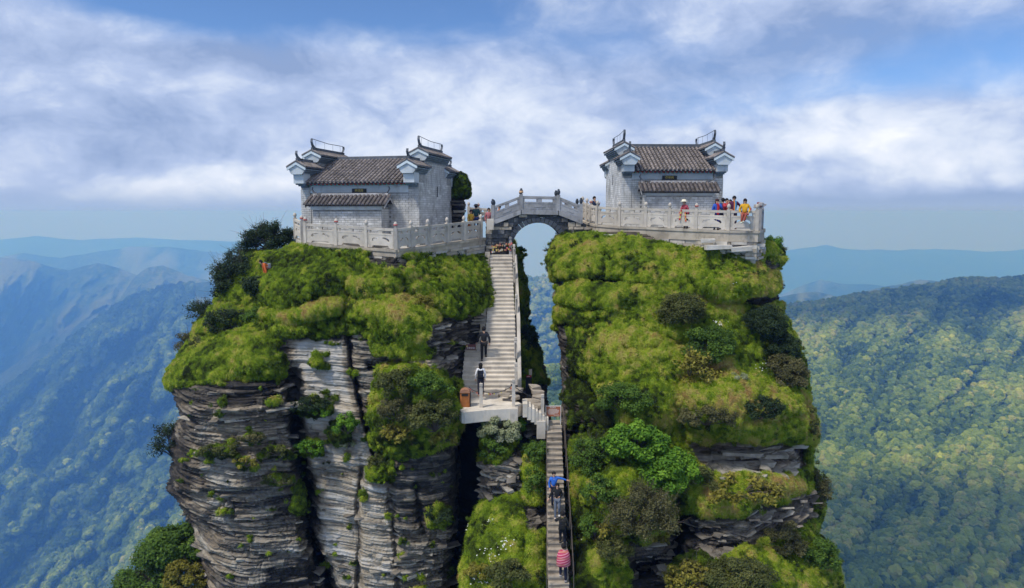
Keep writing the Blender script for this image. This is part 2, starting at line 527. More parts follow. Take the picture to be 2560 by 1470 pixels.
def crown_proto(seed, lum=0.34):
    bm = bmesh.new(); bmesh.ops.create_icosphere(bm, subdivisions=3, radius=1)
    V = np.array([v.co[:] for v in bm.verts])
    d = 1 + lum * billow(V[:, 0] * 1.6, V[:, 1] * 1.6, V[:, 2] * 1.6, 3, seed) + .2 * fbm(V[:, 0] * 4, V[:, 1] * 4, V[:, 2] * 4, 2, seed + 4)
    V = V * d[:, None] * np.array([1, 1, .8]); V[:, 2] = np.where(V[:, 2] < -.3, -.3 + (V[:, 2] + .3) * .3, V[:, 2])
    for v, c in zip(bm.verts, V): v.co = c
    me = bpy.data.meshes.new('crown'); bm.to_mesh(me); bm.free()
    me.polygons.foreach_set('use_smooth', [False] * len(me.polygons))
    return me


def foliage_mat(name, stops, trans=.0, rough=.7, kind='INSTANCER', nscale=1.5, namt=.35):
    m = bpy.data.materials.new(name); m.use_nodes = True
    t = NT(m.node_tree); b = m.node_tree.nodes['Principled BSDF']
    b.inputs['Roughness'].default_value = rough; b.inputs['Specular IOR Level'].default_value = .15
    v = t.node('ShaderNodeTexCoord').outputs['Object']
    f = t.m('ADD', t.attr('tint', kind), t.m('MULTIPLY', t.m('SUBTRACT', t.noise(v, nscale, 3, .6), .5), namt))
    t.put(b.inputs['Base Color'], t.ramp(f, stops))
    if trans > 0:
        tr = t.node('ShaderNodeBsdfTranslucent'); t.put(tr.inputs[0], t.ramp(f, stops))
        mx = t.node('ShaderNodeMixShader'); mx.inputs[0].default_value = trans
        t.l.new(b.outputs[0], mx.inputs[1]); t.l.new(tr.outputs[0], mx.inputs[2])
        t.l.new(mx.outputs[0], m.node_tree.nodes['Material Output'].inputs[0])
    return m


M_crown = foliage_mat('tree_crown', [(0., (.014, .032, .009)), (.25, (.050, .090, .016)), (.5, (.125, .175, .024)), (.72, (.23, .275, .035)), (.88, (.27, .25, .07)), (1, (.38, .40, .05))])
crown_objs = []
for k in range(4):
    me = crown_proto(40 + k); me.materials.append(M_crown)
    crown_objs.append(bpy.data.objects.new('crown_model', me))


def sample_grid(P, n, rng, wfun=None):
    """area weighted points on a grid surface; returns points, normals, row/col floats"""
    A = P[:-1, :-1]; B = P[:-1, 1:]; D = P[1:, :-1]
    nrm = np.cross(D - A, B - A); ar = np.linalg.norm(nrm, axis=2)
    w = ar.copy()
    if wfun is not None: w = w * wfun
    w = w.ravel() / w.sum()
    idx = rng.choice(len(w), n, p=w)
    r, c = np.unravel_index(idx, ar.shape)
    fr, fc = rng.random(n)[:, None], rng.random(n)[:, None]
    p = (P[r, c] * (1 - fr) + P[r + 1, c] * fr) * (1 - fc) + (P[r, c + 1] * (1 - fr) + P[r + 1, c + 1] * fr) * fc
    nn = nrm[r, c] / (ar[r, c][:, None] + 1e-12)
    return p, nn, r, c


rng = np.random.default_rng(5)


def forest(name, P, n, size, label, jit=.35, dark=0.0, seed=None):
    Yw = P[1:, 1:, 1]
    w = np.clip(900. / Yw, .6, 1.6)
    p, nn, r, c = sample_grid(P, n, rng, w)
    s = size * (1 + jit * rng.standard_normal(n)).clip(.5, 2.0)
    p[:, 2] += s * .45 * rng.random(n)
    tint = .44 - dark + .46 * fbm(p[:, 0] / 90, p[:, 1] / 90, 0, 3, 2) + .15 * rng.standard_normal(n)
    tint = tint + .30 * (np.clip(CREST[seed][r, c], -.6, 1) - .3)  # crowns on the crests lightened too, making up for weak shading
    rot = np.stack([rng.normal(0, .15, n), rng.normal(0, .15, n), rng.random(n) * 6.28], 1)
    scl = np.stack([s, s, s * (1.0 + .6 * rng.random(n))], 1)
    o = scatter(name, p, rot, scl, tint.clip(0, 1), crown_objs)
    tag(o, label, 'forest')
    return o


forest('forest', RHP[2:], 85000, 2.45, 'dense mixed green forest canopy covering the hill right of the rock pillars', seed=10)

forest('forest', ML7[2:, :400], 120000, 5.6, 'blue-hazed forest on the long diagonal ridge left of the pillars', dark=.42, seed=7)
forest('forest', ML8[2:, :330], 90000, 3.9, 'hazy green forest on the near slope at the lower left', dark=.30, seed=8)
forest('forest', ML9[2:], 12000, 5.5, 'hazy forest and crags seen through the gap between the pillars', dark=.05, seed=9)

# ---- two real clouds high over the forested hill (above the frame); the sun throws their shadows on it
def cloud(name, label, c, r, seed):
    bm = bmesh.new(); bmesh.ops.create_icosphere(bm, subdivisions=5, radius=1)
    V = np.array([v.co[:] for v in bm.verts])
    d = 1 + .35 * billow(V[:, 0] * 1.7, V[:, 1] * 1.7, V[:, 2] * 1.7, 4, seed)
    V = V * d[:, None]; V[:, 2] = np.where(V[:, 2] < 0, V[:, 2] * .35, V[:, 2])
    for v, q in zip(bm.verts, V * np.array(r) + np.array(c)): v.co = q
    me = bpy.data.meshes.new(name); bm.to_mesh(me); bm.free(); me.polygons.foreach_set('use_smooth', [True] * len(me.polygons))
    tag(link(name, me, M_cloud), label, 'cloud', kind='stuff')


M_cloud = mat('cloud', (.85, .86, .88), 1.0)
_sun = np.array([math.sin(SUN_AZ) * math.cos(SUN_EL), math.cos(SUN_AZ) * math.cos(SUN_EL), math.sin(SUN_EL)])
for (px, py, Y, t, r, sd_) in ((2560, 1400, 500, 660, (250, 120, 35), 3), (2560, 735, 1250, 800, (480, 150, 45), 4), (-150, 900, 2600, 3400, (900, 420, 120), 6)):
    c = np.array(at(px, py, Y)) + _sun * t
    cloud('cloud', 'white cumulus cloud above the valley, out of the picture', c, r, sd_)
# ------------------------------------------------------------------ haze: one box of thin even air round everything
def make_haze():
    me = bpy.data.meshes.new('haze')
    x0, x1, y0, y1, z0, z1 = -11000, 11000, -4000, 10500, -1501, 9
    v = [(x, y, z) for z in (z0, z1) for y in (y0, y1) for x in (x0, x1)]
    me.from_pydata(v, [], [(0, 2, 3, 1), (4, 5, 7, 6), (0, 1, 5, 4), (2, 6, 7, 3), (0, 4, 6, 2), (1, 3, 7, 5)])
    m = bpy.data.materials.new('haze'); m.use_nodes = True; t = m.node_tree; t.nodes.clear()
    pv = t.nodes.new('ShaderNodeVolumePrincipled'); out = t.nodes.new('ShaderNodeOutputMaterial')
    pv.inputs['Color'].default_value = (.17, .41, 1.0, 1); pv.inputs['Absorption Color'].default_value = (.86, .90, 1, 1); pv.inputs['Density'].default_value = HAZE_D
    pv.inputs['Anisotropy'].default_value = 0.4
    t.links.new(pv.outputs[0], out.inputs['Volume'])
    o = link('haze', me, m); tag(o, kind='stuff')


HAZE_D = 4.2e-4
make_haze()

# ------------------------------------------------------------------ rock and moss materials
M_cliff = bpy.data.materials.new('layered_rock_and_moss'); M_cliff.use_nodes = True
_t = NT(M_cliff.node_tree); _b = M_cliff.node_tree.nodes['Principled BSDF']
_b.inputs['Specular IOR Level'].default_value = .2
_g = _t.node('ShaderNodeTexCoord').outputs['Object']
_tone = _t.attr('tone'); _moss = _t.attr('moss'); _tint = _t.attr('tint'); _lay = _t.attr('layer')
_fine = _t.noise(_t.scalev(_g, (1.6, 1.6, 14.0)), 1.0, 8, .68)
_blot = _t.noise(_g, 1.3, 6, .62)
_lich = _t.smooth(_t.noise(_t.scalev(_g, (1, 1, 2.2)), 5.0, 5, .7), .56, .70)
_f = _t.m('ADD', _t.m('MULTIPLY', _tone, .74), _t.m('ADD', _t.m('MULTIPLY', _fine, .62), _t.m('MULTIPLY', _lay, .22)))
_f = _t.m('ADD', _f, _t.m('MULTIPLY', _t.m('SUBTRACT', _blot, .5), .45))
_rc = _t.ramp(_t.m('SUBTRACT', _f, .32), [(.10, (.022, .021, .021)), (.26, (.070, .064, .057)), (.40, (.175, .156, .128)), (.55, (.295, .275, .235)), (.75, (.41, .405, .39)), (1, (.52, .52, .51))])
_warm = _t.smooth(_t.noise(_g, .55, 4, .6), .38, .58)
_rc = _t.mixc(_t.m('MULTIPLY', _warm, .45), _rc, _t.mixc(1.0, _rc, (1.22, 1.0, .74), 'MULTIPLY'))
_rc = _t.mixc(_t.m('MULTIPLY', _lich, _t.m('MULTIPLY', _tone, .45)), _rc, (.55, .54, .51))
_mn = _t.noise(_g, 2.2, 6, .65); _mn2 = _t.noise(_g, 14.0, 4, .7)
_mf = _t.m('ADD', _tint, _t.m('ADD', _t.m('MULTIPLY', _t.m('SUBTRACT', _mn, .5), .9), _t.m('MULTIPLY', _t.m('SUBTRACT', _mn2, .5), .6)))
MOSS_STOPS = [(0.0, (.022, .034, .010)), (.2, (.036, .062, .010)), (.42, (.070, .125, .012)), (.62, (.125, .175, .016)), (.8, (.20, .19, .032)), (1, (.24, .16, .05))]  # ground moss darker than the tufts, standing in for shadow under them
_mc = _t.ramp(_mf, MOSS_STOPS)
_mm = _t.smooth(_t.m('ADD', _moss, _t.m('MULTIPLY', _t.m('SUBTRACT', _mn2, .5), .7)), .40, .60)
_t.put(_b.inputs['Base Color'], _t.mixc(_mm, _rc, _mc))
_b.inputs['Roughness'].default_value = .85
_bn = _t.node('ShaderNodeBump'); _bn.inputs['Strength'].default_value = .9; _bn.inputs['Distance'].default_value = .06
_hb = _t.m('ADD', _t.m('MULTIPLY', _t.m('ADD', _fine, _t.m('MULTIPLY', _blot, .5)), _t.m('SUBTRACT', 1.0, _mm)), _t.m('MULTIPLY', _t.m('ADD', _mn2, _mn), _mm))
_t.l.new(_hb, _bn.inputs['Height']); _t.l.new(_bn.outputs[0], _b.inputs['Normal'])


def strata(x, y, z, seed=0, th=.42, tilt=.06, rough=1.0):
    """broken horizontal rock layers: displacement outward (m) and a per layer tone"""
    zz = z + tilt * x + .14 * fbm(x * .25, y * .25, z * .15, 3, seed) + .03 * fbm(x * 1.3, y * 1.3, z * .6, 2, seed + 2)
    d = 0; tone = 0
    for k, (t, A, cw) in enumerate(((th * 2.6, .11, 3.6), (th, .12, 2.0), (th * .42, .085, 1.1), (th * .2, .05, .6))):
        s = zz / t + .35 * vn(x * .4, z * .2, y * .2, seed + k)
        L = np.floor(s); f = s - L
        h = hash1(L, k, seed + 5)                                    # layer stands out by this much
        xs = (x + .6 * y) / (cw * (.5 + hash1(L, k, seed + 8))) + h * 37 + .25 * vn(x * 2.1, z * 2.0, 0, seed + k)
        c = np.floor(xs); fx = xs - c
        hb = _h(L.astype(np.int64), c.astype(np.int64), c.astype(np.int64) * 0, seed + 11 + k)
        groove = np.minimum(f, 1 - f); gx = np.minimum(fx, 1 - fx)
        d = d + A * ((h - .5) * .8 + (hb - .5) * 1.1) - A * .8 * np.exp(-(groove / .10) ** 2) - A * .35 * np.exp(-(gx / .03) ** 2)
        tone = tone + (hb - .5) * (.5, .9, .7, .5)[k]
    d = d + .06 * fbm(x * 2.2, y * 2.2, z * 5, 3, seed + 21)
    return d * rough, tone


def moss_disp(x, y, z, seed=0):
    return (.15 * billow(x * .55, y * .55, z * .7, 2, seed) + .08 * billow(x * 1.5, y * 1.5, z * 2.4, 2, seed + 3)
            + .08 * billow(x * 3.6, y * 3.6, z * 5.5, 2, seed + 5) + .05 * fbm(x * 9, y * 9, z * 12, 2, seed + 6))


class Cliff:
    def __init__(self, name, ytop, xL, xR, ctrl, NR, NC, seed, edge=70, edgeR=2.2, tilt=.06, th=.42, ybot=1500, jag=6, top=None):
        self.name, self.seed = name, seed
        py = np.linspace(ytop, ybot, NR)
        jl = jag * fbm(py / 40., py * 0, 0, 5, seed + 1, .62); jr = jag * fbm(py / 40., py * 0 + 9, 0, 5, seed + 2, .62)
        l = np.interp(py, [p[0] for p in xL], [p[1] for p in xL]) + jl
        r = np.interp(py, [p[0] for p in xR], [p[1] for p in xR]) + jr
        t = np.linspace(0, 1, NC)
        # a few more columns close to the edges where the rock turns away
        t = t - .10 * np.sin(2 * np.pi * t) / (2 * np.pi) * 2
        self.PX = l[:, None] + (r - l)[:, None] * t[None]; self.PY = np.repeat(py[:, None], NC, 1)
        if top is not None:
            tp = np.interp(self.PX, [q[0] for q in top], [q[1] for q in top])
            self.PY = ybot - (ybot - self.PY) * (ybot - tp) / (ybot - ytop)
        Y = RBF(ctrl)(self.PX, self.PY)
        e = np.minimum(self.PX - l[:, None], r[:, None] - self.PX).clip(0)
        el_, er_ = (edge if isinstance(edge, tuple) else (edge, edge))
        e = np.minimum((self.PX - l[:, None]) / el_, (r[:, None] - self.PX) / er_).clip(0, 1)
        Y = Y + edgeR * (1 - np.sqrt(np.clip(1 - (1 - e) ** 2, 0, 1)))
        self.Y = Y; self.e = e
        self.moss = np.zeros_like(Y); self.tint = np.full_like(Y, .45); self.tone = np.full_like(Y, .5); self.flat = np.ones_like(Y)
        self.th, self.tilt = th, tilt
        self.wx = 16 * fbm(self.PX / 45, self.PY / 45, 0, 5, seed + 31, .6); self.wy = 13 * fbm(self.PX / 45, self.PY / 45, 5, 5, seed + 32, .6)

    def sd(self, poly, w=1.0):
        return poly_sd(self.PX + self.wx * w, self.PY + self.wy * w, poly)

    def dome(self, poly, h, soft=45, moss=None, tint=None, w=1.0, pw=.5):
        """a boss standing out by h metres: rounded at the top, overhanging at the bottom"""
        s = self.sd(poly, w)
        m = np.clip(s / soft, 0, 1) ** pw
        self.Y -= h * m
        if moss is not None: self.moss = np.where(s > -2, np.maximum(self.moss, moss * sstep(s, -2, 6)), self.moss) if moss > 0 else np.where(s > 0, self.moss * (1 - sstep(s, 0, 8)), self.moss)
        if tint is not None: self.tint = self.tint + (tint - self.tint) * sstep(s, -4, 12)

    def paint(self, poly, moss=None, tint=None, tone=None, soft=8, w=1.0):
        s = sstep(self.sd(poly, w), -soft, soft)
        if moss is not None: self.moss = self.moss + (moss - self.moss) * s
        if tint is not None: self.tint = self.tint + (tint - self.tint) * s
        if tone is not None: self.tone = self.tone + (tone - self.tone) * s

    def crack(self, pts, width, depth, w=.5, bare=False):
        d = line_d(self.PX + self.wx * w, self.PY + self.wy * w, pts)
        g = np.exp(-(d / width) ** 2)
        self.Y += depth * g; self.tone -= .25 * g  # tone falls with depth: shade painted into the crack
        if bare: self.tint += .18 * np.exp(-(d / (3.2 * width)) ** 2) * (self.moss > .5)
        if bare: self.moss *= 1 - sstep(g, .35, .7); self.tone = np.where(g > .3, np.minimum(self.tone, .18), self.tone)  # bare rock strip, its dark tone painting in the shaded undercut

    def build(self, label=None, back=9.0, drop=-70, rock_amp=1.0, moss_amp=1.0):
        bl = sum(np.roll(np.roll(self.moss, i, 0), j, 1) for i in (-9, -4, 0, 4, 9) for j in (-9, -4, 0, 4, 9)) / 25
        self.moss = np.clip(self.moss + 4 * bl * (1 - bl) * 1.5 * fbm(self.PX / 13, self.PY / 13, 0, 4, self.seed + 61, .6), 0, 1)      # ragged edge of the turf
        a, b = ray(self.PX, self.PY)
        P = np.stack([a * self.Y, self.Y, CAM[2] + b * self.Y], -1)

        def normals(P):
            du = np.gradient(P, axis=1); dv = np.gradient(P, axis=0)
            n = np.cross(dv, du); n /= np.linalg.norm(n, axis=2, keepdims=True) + 1e-9
            v = P - CAM; s = np.sign(-(n * v).sum(-1, keepdims=True)); s[s == 0] = 1
            return n * s
        n = normals(P)
        for _ in range(3):
            n = (n + np.roll(n, 4, 0) + np.roll(n, -4, 0) + np.roll(n, 4, 1) + np.roll(n, -4, 1)) / 5
        n /= np.linalg.norm(n, axis=2, keepdims=True)
        x, y, z = P[..., 0], P[..., 1], P[..., 2]
        sd_, lt = strata(x, y, z, self.seed, self.th, self.tilt, rock_amp)
        sd_ = sd_ * self.flat
        md = moss_disp(x, y, z, self.seed + 50) * moss_amp
        mk = sstep(self.moss, .3, .7)
        nr = n.copy(); nr[..., 2] *= .15; nr /= np.linalg.norm(nr, axis=2, keepdims=True)
        P = P + nr * (sd_ * (1 - mk))[..., None] + n * (md * mk)[..., None]
        self.N = normals(P)
        self.P = P
        R, C = P.shape[:2]
        # continue below the picture, close round the back and over the top
        rows = [P]
        last = P[-1].copy(); c = last.mean(0)
        for k, zz in enumerate(np.linspace(last[:, 2].min() - 1.2, drop, 14)):
            q = last.copy(); f = 1 + .012 * k
            q[:, 0] = c[0] + (last[:, 0] - c[0]) * f; q[:, 1] = last[:, 1] - .10 * k + .5 * fbm(last[:, 0] * .4, last[:, 0] * 0 + zz * .3, 0, 3, self.seed + 77); q[:, 2] = zz
            rows.append(q[None])
        Pf = np.concatenate(rows, 0); Rf = len(Pf)
        nb = 26; tb = np.linspace(0, 1, nb + 2)[1:-1]
        Lp, Rp = Pf[:, 0], Pf[:, -1]
        bk = Rp[:, None] * (1 - tb)[None, :, None] + Lp[:, None] * tb[None, :, None]
        bk[..., 1] = np.maximum(Lp[:, 1], Rp[:, 1])[:, None] * 1.0 + back * np.sqrt(np.sin(np.pi * tb))[None]
        bk[..., 1] += .4 * fbm(bk[..., 0] * .5, bk[..., 2] * .5, 3, 4, self.seed + 88)
        G = np.concatenate([Pf, bk], 1)
        cap = [G]
        cen = np.array([G[0, :, 0].mean(), G[0, :, 1].mean(), 0])
        for k in (.25, .5, .75, .97):
            q = G[0].copy(); q[:, 0] += (cen[0] - q[:, 0]) * k; q[:, 1] += (cen[1] - q[:, 1]) * k; q[:, 2] += .02 * k
            cap.insert(0, q[None])
        G = np.concatenate(cap, 0)
        me = grid_mesh(self.name, G, closed_u=True, smooth=True)

        def full(a, fill=0.):
            F = np.full(G.shape[:2], fill); F[4:4 + R, :C] = a; F[4 + R:, :C] = a[-1][None]
            F[:4, :] = fill if fill else .0
            return F
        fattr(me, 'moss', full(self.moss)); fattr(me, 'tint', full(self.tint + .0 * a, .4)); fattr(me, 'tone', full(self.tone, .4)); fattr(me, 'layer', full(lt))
        o = link(self.name, me, M_cliff); tag(o, label, kind='structure')
        self.obj = o
        return o


# ================= left pillar
A = Cliff('rock_pillar', 600,
          [(600, 735), (612, 725), (628, 690), (640, 645), (655, 600), (680, 575), (720, 548), (760, 542), (790, 520), (815, 498), (850, 480), (890, 450), (930, 426), (955, 418),
           (970, 432), (1000, 436), (1040, 446), (1070, 432), (1110, 425), (1150, 430), (1200, 420), (1225, 416), (1250, 440), (1290, 466), (1320, 488), (1370, 486), (1430, 495), (1500, 502)],
          [(600, 1262), (700, 1275), (900, 1290), (1010, 1290), (1036, 1190), (1046, 1148), (1100, 1147), (1200, 1145), (1300, 1142), (1400, 1134), (1500, 1124)],
          [(745, 612, 36.0), (850, 632, 34.3), (990, 648, 32.9), (1100, 640, 36.5), (1200, 630, 39.5), (1260, 640, 40.2),
           (640, 650, 36.8), (700, 680, 34.8), (800, 720, 33.2), (950, 700, 33.0), (1100, 720, 34.2), (1190, 720, 36.8), (1265, 760, 38.0),
           (560, 740, 35.5), (620, 800, 33.8), (700, 800, 33), (760, 800, 32.4), (850, 780, 32.3), (1000, 790, 31.7), (1120, 800, 33), (1190, 830, 35.3), (1265, 860, 36.3),
           (470, 870, 34), (560, 880, 32.5), (680, 900, 31.6), (750, 900, 32.0), (850, 900, 31.8), (1000, 900, 31.0), (1100, 900, 31.6), (1150, 900, 34.7), (1165, 940, 34.3), (1265, 960, 34.4),
           (425, 950, 32.5), (560, 950, 31.1), (720, 960, 31.5), (850, 1000, 31.6), (1000, 1000, 30.3), (1120, 1010, 31.0), (1265, 1020, 33.6), (1180, 980, 33.6), (1160, 1000, 33.0), (1135, 950, 32.6),
           (430, 1200, 32), (600, 1200, 30.6), (760, 1200, 31.6), (850, 1200, 31.1), (1000, 1200, 30.3), (1140, 1200, 31.2),
           (500, 1470, 32), (600, 1470, 30.5), (760, 1470, 31.4), (850, 1470, 30.9), (1000, 1470, 30.3), (1130, 1470, 31.2)],
          540, 500, 100, edge=(60, 26), edgeR=2.6, th=.32, tilt=.03, top=[(640, 600), (700, 606), (752, 618), (850, 628), (990, 640), (1100, 630), (1215, 640), (1262, 640)])
# what is moss and what is bare rock
A.paint([(300, 960), (300, 560), (1400, 560), (1400, 660), (1225, 770), (1205, 800), (1150, 830), (1130, 880), (1148, 1000), (1152, 1080), (1080, 1130), (1000, 1150), (935, 1120), (930, 1010),
         (945, 920), (930, 850), (860, 830), (800, 845), (690, 835), (712, 900), (712, 945), (560, 950), (480, 965), (420, 962)], moss=1, soft=5)
A.tone[:] = .42
A.paint([(430, 960), (735, 960), (740, 1180), (420, 1180)], tone=.36)
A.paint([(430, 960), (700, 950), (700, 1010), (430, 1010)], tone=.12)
A.paint([(500, 1060), (730, 1060), (720, 1200), (460, 1250), (600, 1330), (480, 1150)], tone=.62)
A.paint([(410, 1080), (470, 1080), (480, 1330), (410, 1330)], tone=.22)
A.paint([(720, 850), (880, 850), (900, 1000), (920, 1100), (950, 1290), (1000, 1470), (830, 1470), (800, 1300), (775, 1180), (745, 1060)], tone=.78)
A.paint([(740, 850), (870, 860), (890, 960), (900, 1060), (760, 1060), (730, 960)], tone=.92)
A.paint([(905, 1170), (960, 1170), (1000, 1480), (890, 1480)], tone=.80)
A.paint([(960, 1120), (1150, 1120), (1150, 1330), (1040, 1320), (960, 1220)], tone=.30)
A.paint([(985, 1310), (1150, 1330), (1150, 1500), (985, 1500)], tone=.58)
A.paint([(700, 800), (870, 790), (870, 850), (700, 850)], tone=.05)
A.paint([(860, 840), (935, 840), (940, 1020), (900, 1060), (870, 980)], tone=.5)
A.paint([(480, 1330), (740, 1300), (790, 1500), (480, 1500)], tone=.5)
A.paint([(670, 1420), (800, 1380), (850, 1500), (640, 1500)], tone=.2)
# main blocks and the deep cracks between them
A.flat -= .55 * sstep(A.sd([(735, 850), (880, 850), (900, 1000), (925, 1100), (950, 1290), (960, 1500), (900, 1500), (800, 1300), (775, 1180), (745, 1060)]), -6, 10)
A.flat -= .45 * sstep(A.sd([(965, 1130), (1150, 1120), (1150, 1330), (1040, 1320), (985, 1300)]), -6, 10)
A.flat -= .3 * sstep(A.sd([(500, 1050), (735, 1050), (735, 1180), (520, 1180)]), -6, 10)
A.dome([(380, 955), (735, 950), (740, 1060), (758, 1180), (752, 1330), (800, 1520), (380, 1520)], .55, 14, w=.6)
A.dome([(905, 1170), (955, 1170), (985, 1330), (1000, 1520), (900, 1520), (890, 1330)], .35, 10, w=.4)
A.dome([(968, 1150), (1160, 1120), (1160, 1520), (1000, 1520), (985, 1330)], .5, 14, w=.4)
A.crack([(732, 930), (738, 1000), (746, 1080), (758, 1180), (775, 1260), (776, 1340), (812, 1420), (850, 1520)], 13, 2.0)
A.crack([(868, 740), (872, 830), (885, 930), (902, 1010), (918, 1060), (945, 1170)], 5, .7)
A.crack([(905, 1170), (893, 1260), (898, 1350), (890, 1500)], 5, .35, w=.3)
A.crack([(1040, 1210), (1052, 1300), (1058, 1330)], 7, .3)
# ledges of rock
for (x0, x1, y, h) in ((430, 740, 1046, .35), (440, 760, 1180, .3), (430, 720, 1240, .35), (470, 700, 1290, .25), (760, 900, 1180, .3), (770, 930, 1046, .22), (1000, 1150, 1395, .3), (1000, 1150, 1340, .2), (960, 1130, 1150, .5), (520, 780, 1380, .25)):
    A.dome([(x0, y - 42), (x1, y - 46), (x1, y), (x0, y)], h, 26, w=.7, pw=.8)
# mossy bosses hanging over dark hollows
A.dome([(648, 705), (690, 672), (750, 668), (800, 690), (785, 745), (700, 772), (652, 752)], .75, 40, 1, .35)
A.dome([(652, 778), (740, 770), (790, 780), (760, 808), (655, 806)], .5, 20, 1, .42)
A.dome([(665, 815), (760, 812), (780, 840), (700, 850), (668, 840)], .4, 18, 1, .42)
A.dome([(757, 690), (800, 655), (870, 650), (872, 705), (830, 738), (762, 742)], .8, 40, 1, .42)
A.dome([(735, 762), (800, 742), (850, 750), (852, 785), (790, 802), (738, 790)], .75, 30, 1, .58)
A.dome([(855, 725), (872, 690), (930, 682), (1000, 700), (1010, 735), (950, 752), (900, 745)], .75, 35, 1, .5)
A.dome([(890, 640), (1000, 636), (1060, 650), (1050, 690), (980, 702), (920, 672)], .5, 30, 1, .45)
A.dome([(868, 800), (895, 752), (975, 735), (1050, 762), (1105, 800), (1128, 850), (1070, 868), (965, 850), (940, 838), (930, 812)], 1.15, 50, 1, .62)
A.dome([(1010, 680), (1100, 650), (1215, 640), (1222, 770), (1190, 792), (1130, 800), (1080, 770), (1020, 740)], .8, 45, 1, .42)
A.dome([(940, 860), (1010, 850), (1015, 900), (945, 905)], .5, 20, 1, .5)
A.dome([(1060, 880), (1120, 880), (1130, 940), (1070, 930)], .4, 20, 1, .5)
A.dome([(938, 935), (1040, 912), (1120, 945), (1155, 1010), (1150, 1060), (1135, 1110), (1050, 1120), (935, 1105), (930, 1010)], .8, 60, 1, .36)
A.dome([(928, 1150), (975, 1130), (985, 1180), (950, 1205), (925, 1190)], .5, 20, 1, .45)
A.dome([(412, 960), (425, 915), (500, 862), (560, 830), (640, 815), (700, 850), (714, 940), (620, 948), (480, 962)], .85, 55, 1, .46)
for (pts, wd, dp) in (([(870, 735), (860, 770), (855, 800)], 7, .9), ([(655, 772), (720, 776), (790, 750)], 7, .6), ([(660, 808), (760, 810)], 6, .6), ([(760, 745), (830, 742), (872, 708)], 6, .6), ([(560, 760), (620, 770)], 6, .4), ([(500, 840), (600, 822)], 8, .3),
                      ([(900, 748), (960, 756), (1010, 738)], 7, .6), ([(1020, 745), (1090, 775)], 7, .5), ([(930, 640), (1040, 655)], 8, .6), ([(1000, 700), (1060, 696), (1100, 700)], 5, .3), ([(930, 1010), (990, 1000)], 8, .5), ([(930, 915), (1000, 905)], 8, .5)):
    A.crack(pts, wd * 1.15, dp * 1.3, w=1.0, bare=True)
# recessed rock under the right-hand moss
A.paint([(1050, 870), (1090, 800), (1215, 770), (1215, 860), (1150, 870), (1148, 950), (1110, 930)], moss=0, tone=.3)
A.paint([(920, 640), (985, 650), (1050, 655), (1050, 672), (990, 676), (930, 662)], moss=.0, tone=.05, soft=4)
A.paint([(905, 880), (1120, 905), (1120, 925), (905, 905)], moss=0, tone=.4, soft=4)
# patches of plants on the cliff
for (cx, cy, rx, ry, tn) in ((785, 1022, 50, 22, .22), (778, 1120, 38, 24, .34), (850, 1085, 34, 34, .36), (545, 1126, 50, 17, .22), (612, 1158, 32, 14, .55), (690, 1130, 40, 14, .4), (700, 1195, 40, 14, .3),
                             (860, 1065, 25, 20, .3), (630, 1092, 34, 12, .1), (1100, 1290, 36, 30, .16), (940, 1170, 24, 30, .5), (745, 1240, 18, 50, .2), (790, 900, 14, 20, .35), (1110, 1020, 40, 40, .2)):
    A.dome([(cx - rx, cy + ry * .6), (cx - rx * .6, cy - ry * .7), (cx, cy - ry), (cx + rx * .7, cy - ry * .6), (cx + rx, cy + ry * .7), (cx, cy + ry)], .35, 16, 1, tn)
_s = sstep(fbm(A.PX / 24, A.PY / 15, 0, 5, 71), .42, .55) * (A.PY > 850)
A.moss = np.maximum(A.moss, _s * .85)
A.tint += .22 * fbm(A.PX / 60, A.PY / 45, 0, 4, 72)
A.tint += .30 * sstep(A.PX, 900, 1100) * sstep(-A.PY, -1120, -1060) * sstep(A.PY, 1020, 1060)   # dry hanging grass under the right-hand bushes
SLABS_A = 1
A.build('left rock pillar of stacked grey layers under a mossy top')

# ================= wing of the left pillar behind the stairway
Wg = Cliff('rock_wing', 600,
           [(600, 1225), (1000, 1200), (1030, 1180), (1045, 1110), (1500, 1080)],
           [(600, 1276), (620, 1288), (640, 1306), (655, 1296), (700, 1309), (760, 1316), (810, 1322), (850, 1345), (880, 1357), (940, 1362), (1000, 1369), (1060, 1374), (1120, 1378), (1500, 1385)],
           [(1240, 610, 41.4), (1300, 650, 41.5), (1230, 760, 39.6), (1310, 760, 40.5), (1230, 900, 37.8), (1340, 900, 39), (1300, 900, 37.6), (1230, 1000, 35.8), (1300, 1000, 34.8), (1360, 1000, 36.8),
            (1180, 1060, 36.5), (1300, 1060, 33.2), (1365, 1060, 33.6), (1150, 1200, 36), (1260, 1200, 33.5), (1370, 1200, 32), (1150, 1470, 35), (1370, 1470, 31)],
           380, 130, 300, edge=(20, 30), edgeR=1.8, jag=4)
Wg.tone[:] = .22
Wg.paint([(1000, 1040), (1210, 1040), (1210, 1520), (1000, 1520)], moss=0, tone=-.2)  # gorge rock painted near black to stand for its deep shade
Wg.paint([(1250, 590), (1320, 590), (1322, 800), (1350, 900), (1362, 960), (1300, 960), (1290, 800), (1270, 700)], moss=1, tint=.45, soft=5)
Wg.tint += .2 * fbm(Wg.PX / 25, Wg.PY / 25, 0, 3, 5)
Wg.moss *= sstep(fbm(Wg.PX / 30, Wg.PY / 30, 0, 4, 6), -.6, -.2)
Wg.build('dark cliff wing beside the upper stairway', back=2.0)

